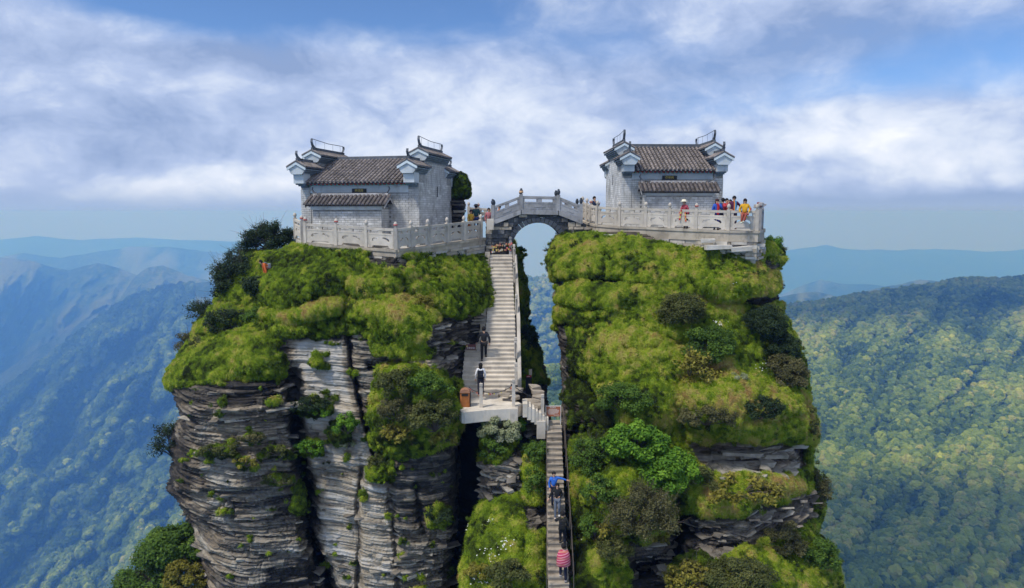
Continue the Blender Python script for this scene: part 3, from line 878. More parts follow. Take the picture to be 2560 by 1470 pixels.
# ================= buttress between the gorge and the lower steps
Bt = Cliff('rock_buttress', 1046,
           [(1046, 1226), (1100, 1212), (1170, 1208), (1260, 1202), (1310, 1184), (1400, 1168), (1500, 1152)],
           [(1046, 1345), (1100, 1372), (1200, 1382), (1500, 1392)],
           [(1240, 1060, 31.4), (1330, 1060, 31.9), (1240, 1150, 30.4), (1340, 1100, 31.5), (1340, 1180, 30.6), (1240, 1250, 29.9), (1350, 1250, 29.8), (1220, 1320, 28.8), (1300, 1320, 28.2), (1350, 1400, 27.8),
            (1220, 1470, 27.0), (1300, 1470, 26.6), (1375, 1250, 29.8), (1378, 1470, 27.4)],
           330, 190, 400, edge=(26, 16), edgeR=1.6, jag=4, tilt=-.22, th=.36)
Bt.tone[:] = .42
Bt.paint([(1150, 1250), (1200, 1255), (1290, 1240), (1310, 1300), (1315, 1520), (1100, 1520)], moss=1, tint=.42, soft=4)
Bt.paint([(1300, 1120), (1360, 1110), (1365, 1230), (1345, 1260), (1310, 1250)], moss=1, tint=.45, soft=4)
Bt.paint([(1300, 1330), (1365, 1330), (1365, 1520), (1300, 1520)], moss=1, tint=.42, soft=4)
Bt.paint([(1190, 1070), (1300, 1040), (1290, 1110), (1240, 1160), (1190, 1175)], moss=1, tint=.5, soft=4)
Bt.dome([(1150, 1260), (1200, 1248), (1290, 1242), (1310, 1300), (1312, 1520), (1100, 1520)], .35, 14)
Bt.dome([(1304, 1115), (1362, 1105), (1366, 1230), (1345, 1262), (1312, 1250)], .7, 22)
Bt.dome([(1190, 1160), (1300, 1110), (1308, 1230), (1190, 1262)], .45, 14)
Bt.dome([(1306, 1330), (1366, 1330), (1366, 1520), (1306, 1520)], .5, 22)
Bt.crack([(1308, 1080), (1310, 1240), (1306, 1320), (1312, 1500)], 7, .9)
Bt.paint([(1300, 1262), (1366, 1250), (1366, 1335), (1300, 1335)], moss=0, tone=.1)
Bt.tint += .25 * fbm(Bt.PX / 40, Bt.PY / 40, 0, 4, 7) + .15 * sstep(Bt.PY, 1380, 1440)
Bt.build('small rock buttress between the dark gorge and the lower steps', back=2.5)

# ================= right pillar
Bp = Cliff('rock_pillar', 580,
           [(580, 1400), (600, 1386), (620, 1374), (650, 1380), (690, 1384), (700, 1388), (800, 1391), (900, 1398), (1000, 1406), (1060, 1400), (1200, 1400), (1500, 1400)],
           [(580, 1915), (592, 1938), (606, 1954), (632, 1962), (650, 1948), (680, 1942), (712, 1940), (738, 1952), (770, 1946), (790, 1966), (850, 1990), (900, 2010), (960, 2018), (1000, 2016), (1040, 2030),
            (1090, 2040), (1125, 2022), (1160, 2016), (1200, 2044), (1240, 2058), (1290, 2046), (1330, 2030), (1350, 2058), (1400, 2086), (1440, 2092), (1500, 2096)],
           [(1400, 590, 38.6), (1500, 600, 37.2), (1600, 608, 36.2), (1750, 622, 35.5), (1880, 628, 36), (1950, 610, 38.5),
            (1385, 680, 37), (1500, 700, 34.8), (1650, 700, 33.9), (1800, 700, 33.8), (1930, 700, 35.3),
            (1395, 800, 36), (1500, 800, 33.5), (1650, 800, 32.8), (1800, 800, 33), (1950, 800, 34.8),
            (1400, 900, 35.2), (1500, 900, 32.7), (1650, 900, 31.8), (1800, 900, 31.8), (1990, 900, 33.7),
            (1410, 1000, 34), (1500, 1000, 31.8), (1650, 1000, 30.8), (1800, 1000, 30.7), (2010, 1000, 32.6),
            (1425, 1100, 31.8), (1500, 1100, 30.6), (1600, 1100, 29.9), (1750, 1120, 31.0), (1900, 1120, 30.6), (2020, 1120, 32.4),
            (1405, 1250, 29.9), (1440, 1250, 29.3), (1520, 1250, 28.7), (1600, 1250, 28.5), (1750, 1230, 29.6), (1850, 1230, 29.3), (2030, 1250, 31.6),
            (1405, 1470, 27.4), (1440, 1470, 26.9), (1600, 1470, 27.6), (1750, 1470, 27.6), (1900, 1470, 27.8), (2090, 1470, 30)],
           560, 500, 200, edge=(16, 60), edgeR=2.4, th=.36, tilt=-.03, top=[(1380, 610), (1410, 594), (1450, 584), (1560, 592), (1650, 606), (1750, 626), (1860, 634), (1900, 610), (1960, 600)])
Bp.moss[:] = 1.0; Bp.tint[:] = .46; Bp.tone[:] = .35
Bp.moss = sstep(Bp.PX + 8 * fbm(Bp.PY / 20, Bp.PX * 0, 0, 3, 8) - np.interp(Bp.PY, [560, 690, 700, 760, 850, 1000, 1100, 1500], [1300, 1300, 1408, 1416, 1420, 1422, 1428, 1436]), -4, 6)
# bosses
Bp.dome([(1360, 620), (1440, 600), (1560, 640), (1560, 690), (1470, 705), (1385, 700)], .6, 40, 1, .62)
Bp.dome([(1390, 720), (1520, 705), (1580, 740), (1500, 800), (1400, 810)], .6, 35, 1, .58)
Bp.dome([(1725, 690), (1850, 680), (1945, 700), (1950, 740), (1900, 752), (1820, 755), (1740, 738)], .8, 30, 1, .5)
Bp.dome([(1880, 615), (1960, 600), (1965, 640), (1900, 650)], .5, 20, 1, .4)
Bp.dome([(1440, 830), (1560, 800), (1700, 830), (1720, 930), (1560, 960), (1430, 930)], .5, 60, 1, .55)
Bp.dome([(1530, 950), (1690, 930), (1740, 1010), (1680, 1060), (1560, 1065), (1490, 1010)], .6, 50, 1, .44)
Bp.dome([(1690, 960), (1830, 930), (2010, 960), (2045, 1060), (2030, 1100), (1900, 1100), (1800, 1095), (1710, 1062)], 1.1, 50, 1, .62)
Bp.dome([(1700, 1200), (1780, 1165), (1960, 1190), (2000, 1215), (1980, 1240), (1880, 1265), (1850, 1285), (1760, 1290), (1700, 1262)], .9, 40, 1, .72)
Bp.dome([(1430, 1110), (1500, 1075), (1640, 1085), (1760, 1190), (1700, 1290), (1640, 1240), (1500, 1300), (1440, 1230)], .7, 50, 1, .46)
Bp.dome([(1460, 1200), (1560, 1170), (1670, 1230), (1680, 1310), (1600, 1345), (1500, 1340), (1450, 1290)], .9, 60, 1, .56)
Bp.dome([(1455, 1340), (1560, 1345), (1580, 1400), (1500, 1440), (1455, 1400)], .6, 30, 1, .5)
Bp.dome([(1680, 1400), (1780, 1370), (1950, 1380), (2090, 1360), (2110, 1520), (1640, 1520)], .9, 50, 1, .5)
Bp.dome([(1960, 1300), (2060, 1320), (2080, 1420), (1960, 1380)], .5, 40, 1, .3)
for (pts, wd, dp) in (([(1400, 700), (1470, 706), (1550, 698)], 7, .5), ([(1395, 760), (1450, 772), (1500, 768)], 6, .5), ([(1400, 815), (1440, 822), (1500, 806)], 7, .6), ([(1740, 742), (1800, 758), (1880, 762), (1950, 756)], 9, .7),
                      ([(1700, 862), (1740, 868)], 8, .5), ([(1560, 870), (1600, 880), (1640, 872)], 6, .3), ([(1420, 930), (1470, 960), (1500, 1010)], 10, .6), ([(1690, 1015), (1720, 1060)], 12, .6), ([(1850, 1045), (1930, 1050), (1990, 1040)], 9, .5),
                      ([(1420, 1080), (1500, 1075), (1560, 1080)], 12, .8), ([(1450, 1240), (1500, 1290)], 10, .5), ([(1440, 1330), (1480, 1345)], 10, .5), ([(1900, 660), (1950, 690)], 8, .5), ([(1480, 640), (1540, 650)], 6, .3), ([(1560, 700), (1640, 720)], 6, .25)):
    Bp.crack(pts, wd * 1.1, dp * 1.25, w=1.0, bare=True)
# bare rock
Bp.paint([(1690, 1082), (1750, 1100), (1900, 1100), (2020, 1100), (2015, 1180), (1940, 1185), (1760, 1185), (1715, 1130)], moss=0, tone=.55, soft=5)
Bp.paint([(1740, 1170), (1960, 1180), (1950, 1200), (1790, 1195)], moss=0, tone=.15, soft=4)
Bp.paint([(1700, 1280), (1840, 1292), (1880, 1270), (1985, 1235), (2040, 1215), (2040, 1290), (1990, 1330), (1920, 1340), (1870, 1380), (1780, 1400), (1700, 1370), (1690, 1320)], moss=0, tone=.42, soft=5)
Bp.paint([(1690, 1280), (1740, 1290), (1740, 1390), (1650, 1400), (1670, 1330)], moss=0, tone=.1, soft=6)
Bp.paint([(1570, 1355), (1680, 1345), (1680, 1500), (1560, 1500)], moss=.0, tone=.22, soft=6)
Bp.paint([(1840, 740), (1960, 730), (1955, 765), (1850, 752)], moss=.0, tone=.1, soft=3)
Bp.paint([(1900, 645), (1970, 640), (1960, 700), (1925, 680)], moss=.2, tone=.3, soft=5)
Bp.paint([(1430, 1010), (1560, 1080), (1500, 1085), (1430, 1090)], moss=.35, tint=.15, tone=.05, soft=8)
Bp.dome([(1715, 1100), (2020, 1100), (2010, 1180), (1740, 1180)], -.9, 10, w=.4)
Bp.dome([(1750, 1128), (2000, 1120), (2000, 1150), (1750, 1152)], .5, 8, w=.25)
Bp.dome([(1735, 1154), (2000, 1152), (1995, 1178), (1760, 1182)], .65, 8, w=.25)
Bp.crack([(1690, 1250), (1700, 1320), (1680, 1400), (1600, 1420)], 18, 1.6)
Bp.crack([(1690, 940), (1715, 1000), (1700, 1070)], 12, .8)
Bp.crack([(1640, 840), (1700, 860)], 12, .5)
for (x0, x1, y, h) in ((1740, 1880, 1330, .35), (1750, 1880, 1362, .3), (1880, 2030, 1290, .4), (1400, 1470, 760, .4), (1395, 1450, 830, .4)):
    Bp.dome([(x0, y - 30), (x1, y - 36), (x1, y), (x0, y)], h, 18, w=.7, pw=.8)
_n = fbm(Bp.PX / 90, Bp.PY / 70, 0, 4, 81)
Bp.tint += .30 * _n + .14 * fbm(Bp.PX / 16, Bp.PY / 12, 0, 3, 82)
Bp.paint([(1380, 600), (1560, 620), (1700, 700), (1700, 820), (1500, 900), (1400, 800)], tint=.56, soft=60)
Bp.tint += .12 * fbm(Bp.PX / 16, Bp.PY / 12, 0, 3, 83)
Bp.paint([(1690, 900), (1780, 880), (1900, 960), (2020, 980), (2040, 1100), (1900, 1105), (1720, 1080), (1640, 1060)], tint=.78, soft=30)
Bp.tint += .18 * fbm(Bp.PX / 30, Bp.PY / 20, 0, 3, 84)
Bp.paint([(1385, 860), (1440, 850), (1470, 930), (1520, 1010), (1560, 1075), (1500, 1100), (1420, 1090), (1400, 1000)], tint=.08, soft=22)
Bp.paint([(1420, 1250), (1470, 1260), (1480, 1480), (1420, 1480)], tint=.15, soft=18)
Bp.paint([(1660, 1010), (1760, 1030), (2010, 1050), (2030, 1110), (1700, 1100)], tint=.62, soft=18)
_s = sstep(fbm(Bp.PX / 30, Bp.PY / 16, 0, 5, 85), .34, .5) * (Bp.PX < 1530) * (Bp.PY > 720)
Bp.moss *= 1 - .8 * _s; Bp.tone -= .2 * _s
Bp.build('right rock pillar draped in green moss and hanging grass')

# short rock stack at the rim behind the left temple
Sk = Cliff('rock_stack', 432,
           [(432, 1142), (445, 1130), (470, 1128), (500, 1120), (540, 1118), (585, 1112)], [(432, 1152), (440, 1166), (460, 1174), (490, 1176), (505, 1160), (520, 1164), (545, 1160), (585, 1158)],
           [(1120, 440, 43.5), (1175, 440, 43.5), (1120, 580, 43.5), (1175, 580, 43.5), (1150, 500, 43)], 90, 40, 500, edge=16, edgeR=1.0, ybot=585, jag=3, th=.3)
Sk.tone[:] = .12
Sk.paint([(1100, 420), (1190, 420), (1180, 490), (1140, 500), (1100, 490)], moss=1, tint=.2, soft=3)
Sk.dome([(1110, 500), (1180, 500), (1180, 512), (1110, 512)], .3, 6, w=.2)
Sk.dome([(1110, 430), (1180, 430), (1180, 500), (1110, 500)], .3, 12, w=.4)
Sk.build('dark layered rock stack with a mossy cap behind the left temple', back=1.0, drop=-2, moss_amp=.3)
tag(Sk.obj, cat='rock stack', kind='thing')


# ---- loose and jutting slabs that can be told apart on the cliffs: each a part of its pillar
M_slab = mat('grey_rock_slab', (.165, .145, .12), .9, var=.45, scale=2.4, stain=(.07, .065, .06), stain_amt=.7, bump=.6, bscale=12)
M_slab_pale = mat('pale_rock_slab', (.31, .285, .24), .9, var=.35, scale=2.4, stain=(.12, .115, .11), stain_amt=.6, bump=.6, bscale=12)
SLAB_ME = []
for _k in range(10):
    _rr = random.Random(_k); _bm = bmesh.new(); bmesh.ops.create_cube(_bm, size=1)
    bmesh.ops.subdivide_edges(_bm, edges=[e_ for e_ in _bm.edges if abs((e_.verts[0].co - e_.verts[1].co).x) > .5], cuts=2)
    for v in _bm.verts: v.co += Vector((_rr.uniform(-.07, .07), _rr.uniform(-.14, .14), _rr.uniform(-.13, .13)))
    _me = bpy.data.meshes.new('rock_slab'); _bm.to_mesh(_me); _bm.free(); _me.materials.append(M_slab if _k % 4 else M_slab_pale); SLAB_ME.append(_me)


def slabs(C, poly, n, Lr, hr, tilt, seed, out=.03, pale=False):
    r = random.Random(seed); xs = [p[0] for p in poly]; ys = [p[1] for p in poly]; k = 0
    while k < n:
        x, y = r.uniform(min(xs), max(xs)), r.uniform(min(ys), max(ys))
        if float(poly_sd(np.array([x]), np.array([y]), poly)[0]) < 0: k += .02; continue
        i = np.unravel_index(np.argmin((C.PX - x) ** 2 + (C.PY - y) ** 2), C.PX.shape); p = C.P[i]
        if C.moss[i] > .4: k += .2; continue
        L = r.uniform(*Lr); h = r.uniform(*hr); d = r.uniform(.3, .5)
        o = bpy.data.objects.new('rock_slab', r.choice(SLAB_ME[::4] if pale else SLAB_ME)); COL.objects.link(o); o.parent = C.obj
        o.location = (p[0], p[1] + d * .5 - out * r.uniform(-.3, 1), p[2]); nn = C.N[i]
        o.rotation_euler = (r.uniform(-.05, .12), tilt + r.uniform(-.05, .05), math.atan2(nn[0], -nn[1]) * .7 + r.uniform(-.1, .1)); o.scale = (L, d, h); k += 1


slabs(A, [(435, 975), (730, 970), (745, 1180), (755, 1340), (800, 1470), (520, 1470), (440, 1250)], 60, (.5, 1.6), (.05, .13), -.02, 1)
slabs(A, [(745, 870), (880, 860), (930, 1100), (960, 1300), (960, 1470), (850, 1470), (800, 1330), (770, 1180)], 22, (.4, 1.2), (.05, .11), 0, 2)
slabs(A, [(970, 1320), (1140, 1330), (1130, 1470), (1000, 1470)], 25, (.5, 1.5), (.06, .13), 0, 3)
slabs(A, [(1060, 880), (1090, 810), (1200, 790), (1200, 850), (1150, 870), (1140, 940)], 30, (.4, 1.2), (.05, .11), 0, 4)
slabs(Bp, [(1740, 1125), (1990, 1118), (1990, 1150), (1750, 1152)], 16, (1.0, 2.0), (.12, .22), .02, 5, .25, pale=True)
slabs(Bp, [(1750, 1156), (1985, 1154), (1980, 1180), (1765, 1182)], 16, (1.0, 2.2), (.12, .22), .0, 6, .3, pale=True)
slabs(Bp, [(1720, 1295), (1860, 1292), (1870, 1380), (1780, 1392), (1720, 1360)], 40, (.3, .9), (.04, .08), .04, 7, .1)
slabs(Bp, [(1870, 1275), (1985, 1238), (2030, 1225), (2030, 1280), (1985, 1325), (1920, 1335), (1870, 1370)], 40, (.7, 1.8), (.05, .10), -.42, 8, .06)
slabs(Bp, [(1570, 1360), (1680, 1350), (1670, 1460), (1570, 1450)], 16, (.4, 1.0), (.06, .12), .05, 9)
slabs(Bt, [(1200, 1170), (1300, 1130), (1300, 1235), (1200, 1255)], 34, (.5, 1.3), (.06, .12), .22, 10, .15)
slabs(Bt, [(1305, 1262), (1362, 1255), (1362, 1330), (1305, 1330)], 12, (.3, .7), (.06, .12), .1, 11, .15)
slabs(Sk, [(1118, 505), (1165, 505), (1160, 575), (1115, 575)], 10, (.6, 1.1), (.08, .15), 0, 12, .1)
# ------------------------------------------------------------------ plants
FOL = [(0.0, (.024, .032, .009)), (.16, (.070, .105, .012)), (.34, (.150, .240, .015)), (.54, (.280, .390, .022)), (.70, (.42, .45, .050)), (.84, (.52, .44, .14)), (1, (.42, .27, .09))]
M_tuft = foliage_mat('moss_and_grass', FOL, trans=.25, nscale=3.0, namt=.25)


def tuft_proto(kind, seed):
    r = np.random.default_rng(seed); V = []; Fc = []
    if kind == 'cushion':
        for i in range(46):
            a = r.random() * 6.28; q = math.sqrt(r.random()); z = math.sqrt(max(0, 1 - q * q)) * .8
            c = np.array([q * math.cos(a), q * math.sin(a), z]) * (.75 + .35 * r.random())
            n = c / np.linalg.norm(c) + r.normal(0, .5, 3); n /= np.linalg.norm(n)
            t = np.cross(n, r.normal(0, 1, 3)); t /= np.linalg.norm(t); u = np.cross(n, t)
            s = .26 * (.7 + .6 * r.random()); k = len(V)
            V += [c - t * s * .5, c + u * s * .45, c + t * s * .9 + n * .1, c - u * s * .45]; Fc += [(k, k + 1, k + 2), (k, k + 2, k + 3)]
    else:
        nb = 26 if kind == 'grass' else 30
        for i in range(nb):
            a = r.random() * 6.28; out = .3 + .7 * r.random(); h = .6 + .6 * r.random()
            d = np.array([math.cos(a), math.sin(a), 0]); b = d * .15 * r.random()
            sd = np.array([-d[1], d[0], 0]) * (.045 if kind == 'grass' else .05)
            droop = .35 if kind == 'grass' else 1.15
            p0, p1, p2 = b, b + d * out * .45 + np.array([0, 0, h * .75]), b + d * out * (1.0 if kind == 'grass' else 1.3) + np.array([0, 0, h * (1 - droop)])
            k = len(V); V += [p0 - sd, p0 + sd, p1 + sd * .8, p1 - sd * .8, p2]
            Fc += [(k, k + 1, k + 2), (k, k + 2, k + 3), (k + 3, k + 2, k + 4)]
    me = poly_mesh('tuft', np.array(V), np.array(Fc)); me.materials.append(M_tuft)
    return bpy.data.objects.new('tuft_model', me)


TUFTS = [tuft_proto('cushion', 1), tuft_proto('cushion', 2), tuft_proto('cushion', 3), tuft_proto('grass', 4), tuft_proto('grass', 5), tuft_proto('hang', 6), tuft_proto('hang', 7)]


def rot_to(nv, rng_, n):
    """euler angles that lean +Z to nv with random spin"""
    out = np.zeros((n, 3))
    tilt = np.arccos(np.clip(nv[:, 2], -1, 1)); azm = np.arctan2(nv[:, 1], nv[:, 0])
    out[:, 0] = 0; out[:, 1] = tilt; out[:, 2] = azm          # XYZ euler: tilt about Y then turn about Z
    spin = rng_.random(n) * 6.28
    # approximate spin by adding a small roll about X
    out[:, 0] = rng_.normal(0, .25, n); out[:, 2] += rng_.normal(0, .2, n)
    return out


def cover_with_moss(C, n, name, label, size=.085, seed=0, gthr=.66):
    r_ = np.random.default_rng(100 + seed)
    mk = sstep(C.moss, .40, .75)[:-1, :-1]
    p, nn, r, c = sample_grid(C.P, n, r_, mk)
    v = p - CAM; s = -np.sign((nn * v).sum(1)); nn = nn * s[:, None]
    tint = C.tint[r, c]; clump = fbm(p[:, 0] * 1.2, p[:, 1] * 1.2, p[:, 2] * 1.2, 3, 9 + seed); c2 = fbm(p[:, 0] * 5, p[:, 1] * 5, p[:, 2] * 5, 2, 19 + seed)
    tt = tint - .04 + .40 * clump + .44 * c2 + r_.normal(0, .09, n)
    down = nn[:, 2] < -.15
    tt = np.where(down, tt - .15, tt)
    up = np.array([0, 0, 1.0])
    nv = nn * .75 + up * .45; nv /= np.linalg.norm(nv, axis=1, keepdims=True)
    sz = size * (.65 + .7 * r_.random(n)) * (1 + .5 * np.clip(clump, -.6, 1))
    grass = (tint + .35 * clump + r_.normal(0, .12, n)) > gthr
    pick = np.where(grass, r_.choice([3, 4, 5, 6], n), r_.choice([0, 1, 2, 3, 4, 3], n))
    sz = np.where(grass, sz * 1.9, np.where(pick >= 3, sz * 1.4, sz)); p = p - nn * (sz * .25)[:, None]
    scl = np.stack([sz, sz, sz * (.8 + .5 * r_.random(n))], 1)
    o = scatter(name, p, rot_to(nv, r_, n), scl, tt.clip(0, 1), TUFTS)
    o.data.attributes['pick'].data.foreach_set('value', pick.astype(np.int32))
    tag(o, label, 'ground cover')


cover_with_moss(A, 170000, 'moss', 'short green moss and grass on top of the left rock pillar', seed=1)
cover_with_moss(Bp, 270000, 'moss', 'green moss and yellow grass draping the right rock pillar', seed=2)
cover_with_moss(Bt, 40000, 'moss', 'bright green grass on the buttress beside the lower steps', seed=3)
cover_with_moss(Wg, 22000, 'moss', 'dark moss on the cliff wing right of the upper stairway', seed=4)
cover_with_moss(Sk, 900, 'moss', 'moss cap on the rock stack behind the left temple', seed=5, size=.08)

def shrublet(seed):
    r = np.random.default_rng(seed); cen = r.normal(0, .42, (11, 3)) * np.array([1, 1, .45]) + np.array([0, 0, .35]); n = 620
    c = cen[r.integers(0, 11, n)]; off = r.normal(0, 1, (n, 3)); off /= np.linalg.norm(off, axis=1, keepdims=True); pos = c + off * (.34 * r.random(n) ** .4)[:, None]
    nr = off + r.normal(0, .5, (n, 3)) + np.array([0, 0, .5]); nr /= np.linalg.norm(nr, axis=1, keepdims=True)
    t = np.cross(nr, r.normal(0, 1, (n, 3))); t /= np.linalg.norm(t, axis=1, keepdims=True); u = np.cross(nr, t); s = (.13 * (.6 + .8 * r.random(n)))[:, None]
    V = np.stack([pos - t * s * .6, pos + u * s * .35, pos + t * s * .7, pos - u * s * .35], 1).reshape(-1, 3)
    me = poly_mesh('shrublet', V, np.arange(n)[:, None] * 4 + np.array([[0, 1, 2, 3]]), 4); me.materials.append(M_tuft)
    return bpy.data.objects.new('shrublet_model', me)


HEATH = [shrublet(k) for k in range(4)]


def heath(C, n, label, seed, zone=None):
    r_ = np.random.default_rng(seed); mk = sstep(C.moss, .6, .9)[:-1, :-1] * sstep(fbm(C.PX / 55, C.PY / 40, 0, 3, seed + 3), -.15, .35)[:-1, :-1]
    p, nn, r, c = sample_grid(C.P, n, r_, mk); sg = -np.sign((nn * (p - CAM)).sum(1)); nn = nn * sg[:, None]; s = .15 + .24 * r_.random(n) ** 1.6
    nv = nn * .6 + np.array([0, 0, .7]); nv /= np.linalg.norm(nv, axis=1, keepdims=True)
    o = scatter('heath', p - nn * .04, rot_to(nv, r_, n), np.stack([s, s, s], 1), (.16 + .16 * r_.standard_normal(n)).clip(0, .62), HEATH); tag(o, label, 'heath')


heath(A, 200, 'low dark heath growing through the moss of the left rock pillar', 61)
heath(Bp, 430, 'low dark heath growing through the moss of the right rock pillar', 62)
heath(Bt, 60, 'low heath growing through the grass of the buttress', 63)

LEAFM = {}


def leaf_mat(kind):
    if kind in LEAFM: return LEAFM[kind]
    st = {'dark': [(0, (.012, .022, .012)), (.5, (.032, .055, .022)), (1, (.07, .10, .04))],
          'olive': [(0, (.035, .045, .014)), (.5, (.090, .105, .030)), (1, (.18, .18, .06))],
          'green': [(0, (.030, .060, .012)), (.5, (.080, .150, .020)), (1, (.17, .26, .04))],
          'bright': [(0, (.030, .085, .012)), (.5, (.105, .225, .018)), (1, (.23, .38, .04))],
          'brown': [(0, (.040, .042, .020)), (.5, (.105, .105, .042)), (1, (.22, .195, .085))],
          'yellow': [(0, (.09, .085, .015)), (.5, (.22, .20, .03)), (1, (.38, .34, .08))],
          'cream': [(0, (.10, .13, .05)), (.5, (.30, .33, .18)), (1, (.55, .55, .40))]}[kind]
    LEAFM[kind] = foliage_mat('leaves_' + kind, st, trans=.25, kind='GEOMETRY', nscale=4, namt=.3)
    return LEAFM[kind]


M_twig = mat('twig_bark', (.10, .08, .065), .9)


def tubes(paths, sides=4):
    V = []; Fq = []
    for pts, r0, r1 in paths:
        pts = [np.array(p, float) for p in pts]; n = len(pts); base = len(V)
        for i, p in enumerate(pts):
            d = pts[min(i + 1, n - 1)] - pts[max(i - 1, 0)]; d /= np.linalg.norm(d) + 1e-9
            a = np.cross(d, [0, 0, 1.0]) if abs(d[2]) < .9 else np.cross(d, [1.0, 0, 0]); a /= np.linalg.norm(a); b = np.cross(d, a)
            r = r0 + (r1 - r0) * i / max(1, n - 1)
            for k in range(sides):
                t = 6.2832 * k / sides; V.append(p + (a * math.cos(t) + b * math.sin(t)) * r)
        for i in range(n - 1):
            for k in range(sides):
                k2 = (k + 1) % sides
                Fq.append((base + i * sides + k, base + i * sides + k2, base + (i + 1) * sides + k2, base + (i + 1) * sides + k))
    return V, Fq


def bush(px, py, rx, rz, Y, kind, label, name='bush', cat='bush', dens=1.0, leaf=.11, twiggy=0.0, ry=None, root=None, seed=None, group=None):
    """px,py centre, rx,rz half sizes in photograph pixels"""
    sd_ = seed if seed is not None else int(px * 7 + py)
    r = np.random.default_rng(sd_)
    c = np.array(at(px, py, Y)); k = Y / FPX; Rx, Rz = rx * k, rz * k; Ry = (Rx + Rz) * .42 if ry is None else ry
    base = np.array([c[0], c[1] + Ry * .5, c[2] - Rz * .9]) if root is None else np.array(at(*root))
    e = empty(name, base)
    area = Rx * Rz; ncl = int(max(14, 34 * area ** .7 * dens))
    # clump centres on the outer shell facing out, flattened below
    th = r.random(ncl) * 6.283; zz = r.uniform(-.45, 1, ncl); q = np.sqrt(1 - zz ** 2)
    rr = r.uniform(.62, 1.0, ncl) * (1 + .18 * fbm(th * 1.3, zz * 2, 0, 2, sd_))
    cen = c + np.stack([q * np.cos(th) * Rx * rr, q * np.sin(th) * Ry * rr, zz * Rz * rr], 1)
    cr = (Rx * Rz) ** .5 * .34 / max(1, dens ** .3)
    nl = int(95 * dens * (1 - .45 * twiggy) * max(.5, (cr / .25) ** 1.2) * (.11 / leaf) ** 1.2)
    nl = min(nl, 260)
    N = ncl * nl
    ci = np.repeat(np.arange(ncl), nl)
    off = r.normal(0, 1, (N, 3)); off /= np.linalg.norm(off, axis=1, keepdims=True); rad_ = r.random(N) ** .45
    pos = cen[ci] + off * (rad_ * cr)[:, None] * np.array([1, 1, .8])
    if twiggy:
        out = (cen[ci] - c); out /= np.linalg.norm(out, axis=1, keepdims=True) + 1e-9
        pos = pos + out * (r.random(N) ** 2 * cr * 1.6 * twiggy)[:, None]
    nrm = off * .6 + np.array([0, -.1, .7]) + r.normal(0, .45, (N, 3)); nrm /= np.linalg.norm(nrm, axis=1, keepdims=True)
    t = np.cross(nrm, r.normal(0, 1, (N, 3))); t /= np.linalg.norm(t, axis=1, keepdims=True) + 1e-9; u = np.cross(nrm, t)
    s = (leaf * (.6 + .8 * r.random(N)))[:, None]
    V = np.stack([pos - t * s * .5, pos + u * s * .3, pos + t * s * .6, pos - u * s * .3], 1).reshape(-1, 3) - base
    idx = np.arange(N)[:, None] * 4
    me = poly_mesh('foliage', V, idx + np.array([[0, 1, 2, 3]]), 4)
    clt = r.normal(0, .13, ncl)[ci]
    tint = (.45 + clt + r.normal(0, .12, N)).clip(0, 1)
    fattr(me, 'tint', np.repeat(tint, 4))
    link('foliage', me, leaf_mat(kind), e)
    paths = []
    for i in range(min(ncl, 60 if twiggy else 26)):
        q0 = base * 0; q1 = (cen[i] - base); mid = q1 * .5 + r.normal(0, .08, 3) * np.linalg.norm(q1) + np.array([0, 0, .1 * Rz])
        paths.append(([q0, mid, q1], .022 + .02 * Rz, .008))
        if twiggy:
            for _ in range(5):
                d = q1 / (np.linalg.norm(q1) + 1e-9) + r.normal(0, .45, 3); L = cr * (1.0 + 1.1 * r.random())
                paths.append(([q1 * .85, q1 * .85 + d * L * .5, q1 * .85 + d * L + np.array([0, 0, .05])], .009, .004))
    V2, F2 = tubes(paths, 3)
    link('stem', poly_mesh('stem', np.array(V2), np.array(F2), 4), M_twig, e)
    tag(e, label, cat, group)
    return e


def on_cliff(C, px, py):
    """forward distance of a cliff's surface at a pixel"""
    i = np.unravel_index(np.argmin((C.PX - px) ** 2 + (C.PY - py) ** 2), C.PX.shape)
    return float(C.P[i][1])


def cbush(C, px, py, rx, rz, kind, label, dy=0.0, **kw):
    k = 1.02 if C is A else 1.15; rx *= k; rz *= k; kw['dens'] = kw.get('dens', 1.0) * 1.25
    Y = on_cliff(C, px, py) + dy - .40 * (rx + rz) * .42 * 31 / FPX - .05
    return bush(px, py, rx, rz, Y, kind, label, **kw)


cbush(A, 672, 602, 60, 38, 'dark', 'wispy dark shrub on the skyline below the left end of the terrace railing', dy=.8, twiggy=.7, dens=1.5, leaf=.09)
cbush(A, 612, 642, 46, 20, 'dark', 'low wind-bent twiggy shrub leaning out left of the mossy summit', dy=.8, twiggy=.8, dens=1.2, leaf=.08)
cbush(A, 590, 700, 50, 58, 'dark', 'dense dark green shrub on the upper left edge of the left pillar', dy=.4, twiggy=.4)
cbush(A, 640, 722, 38, 36, 'dark', 'dark shrub tucked against the leftmost mossy boulder', dy=.2)
cbush(A, 520, 782, 40, 36, 'dark', 'bristly dark shrub jutting over the valley halfway down the left slope', dy=.2, twiggy=1.0, dens=.8, leaf=.09)
cbush(A, 575, 805, 52, 32, 'dark', 'wide dark shrub above the smooth green apron of the left pillar', dy=.2, twiggy=.4)
cbush(A, 476, 856, 34, 28, 'brown', 'brownish twiggy shrub at the lip of the left slope', dy=.2, twiggy=.8, leaf=.08)
cbush(A, 512, 858, 30, 22, 'olive', 'olive shrub beside the brownish twiggy one on the left slope', dy=.1, leaf=.08)
cbush(A, 640, 790, 40, 22, 'green', 'low green shrub under the stepped mossy ledges', dy=.1, leaf=.08)
cbush(A, 424, 1108, 30, 52, 'dark', 'straggly grey-green shrub clinging to the outer edge of the left cliff', dy=-.1, twiggy=.9, dens=.9, leaf=.09)
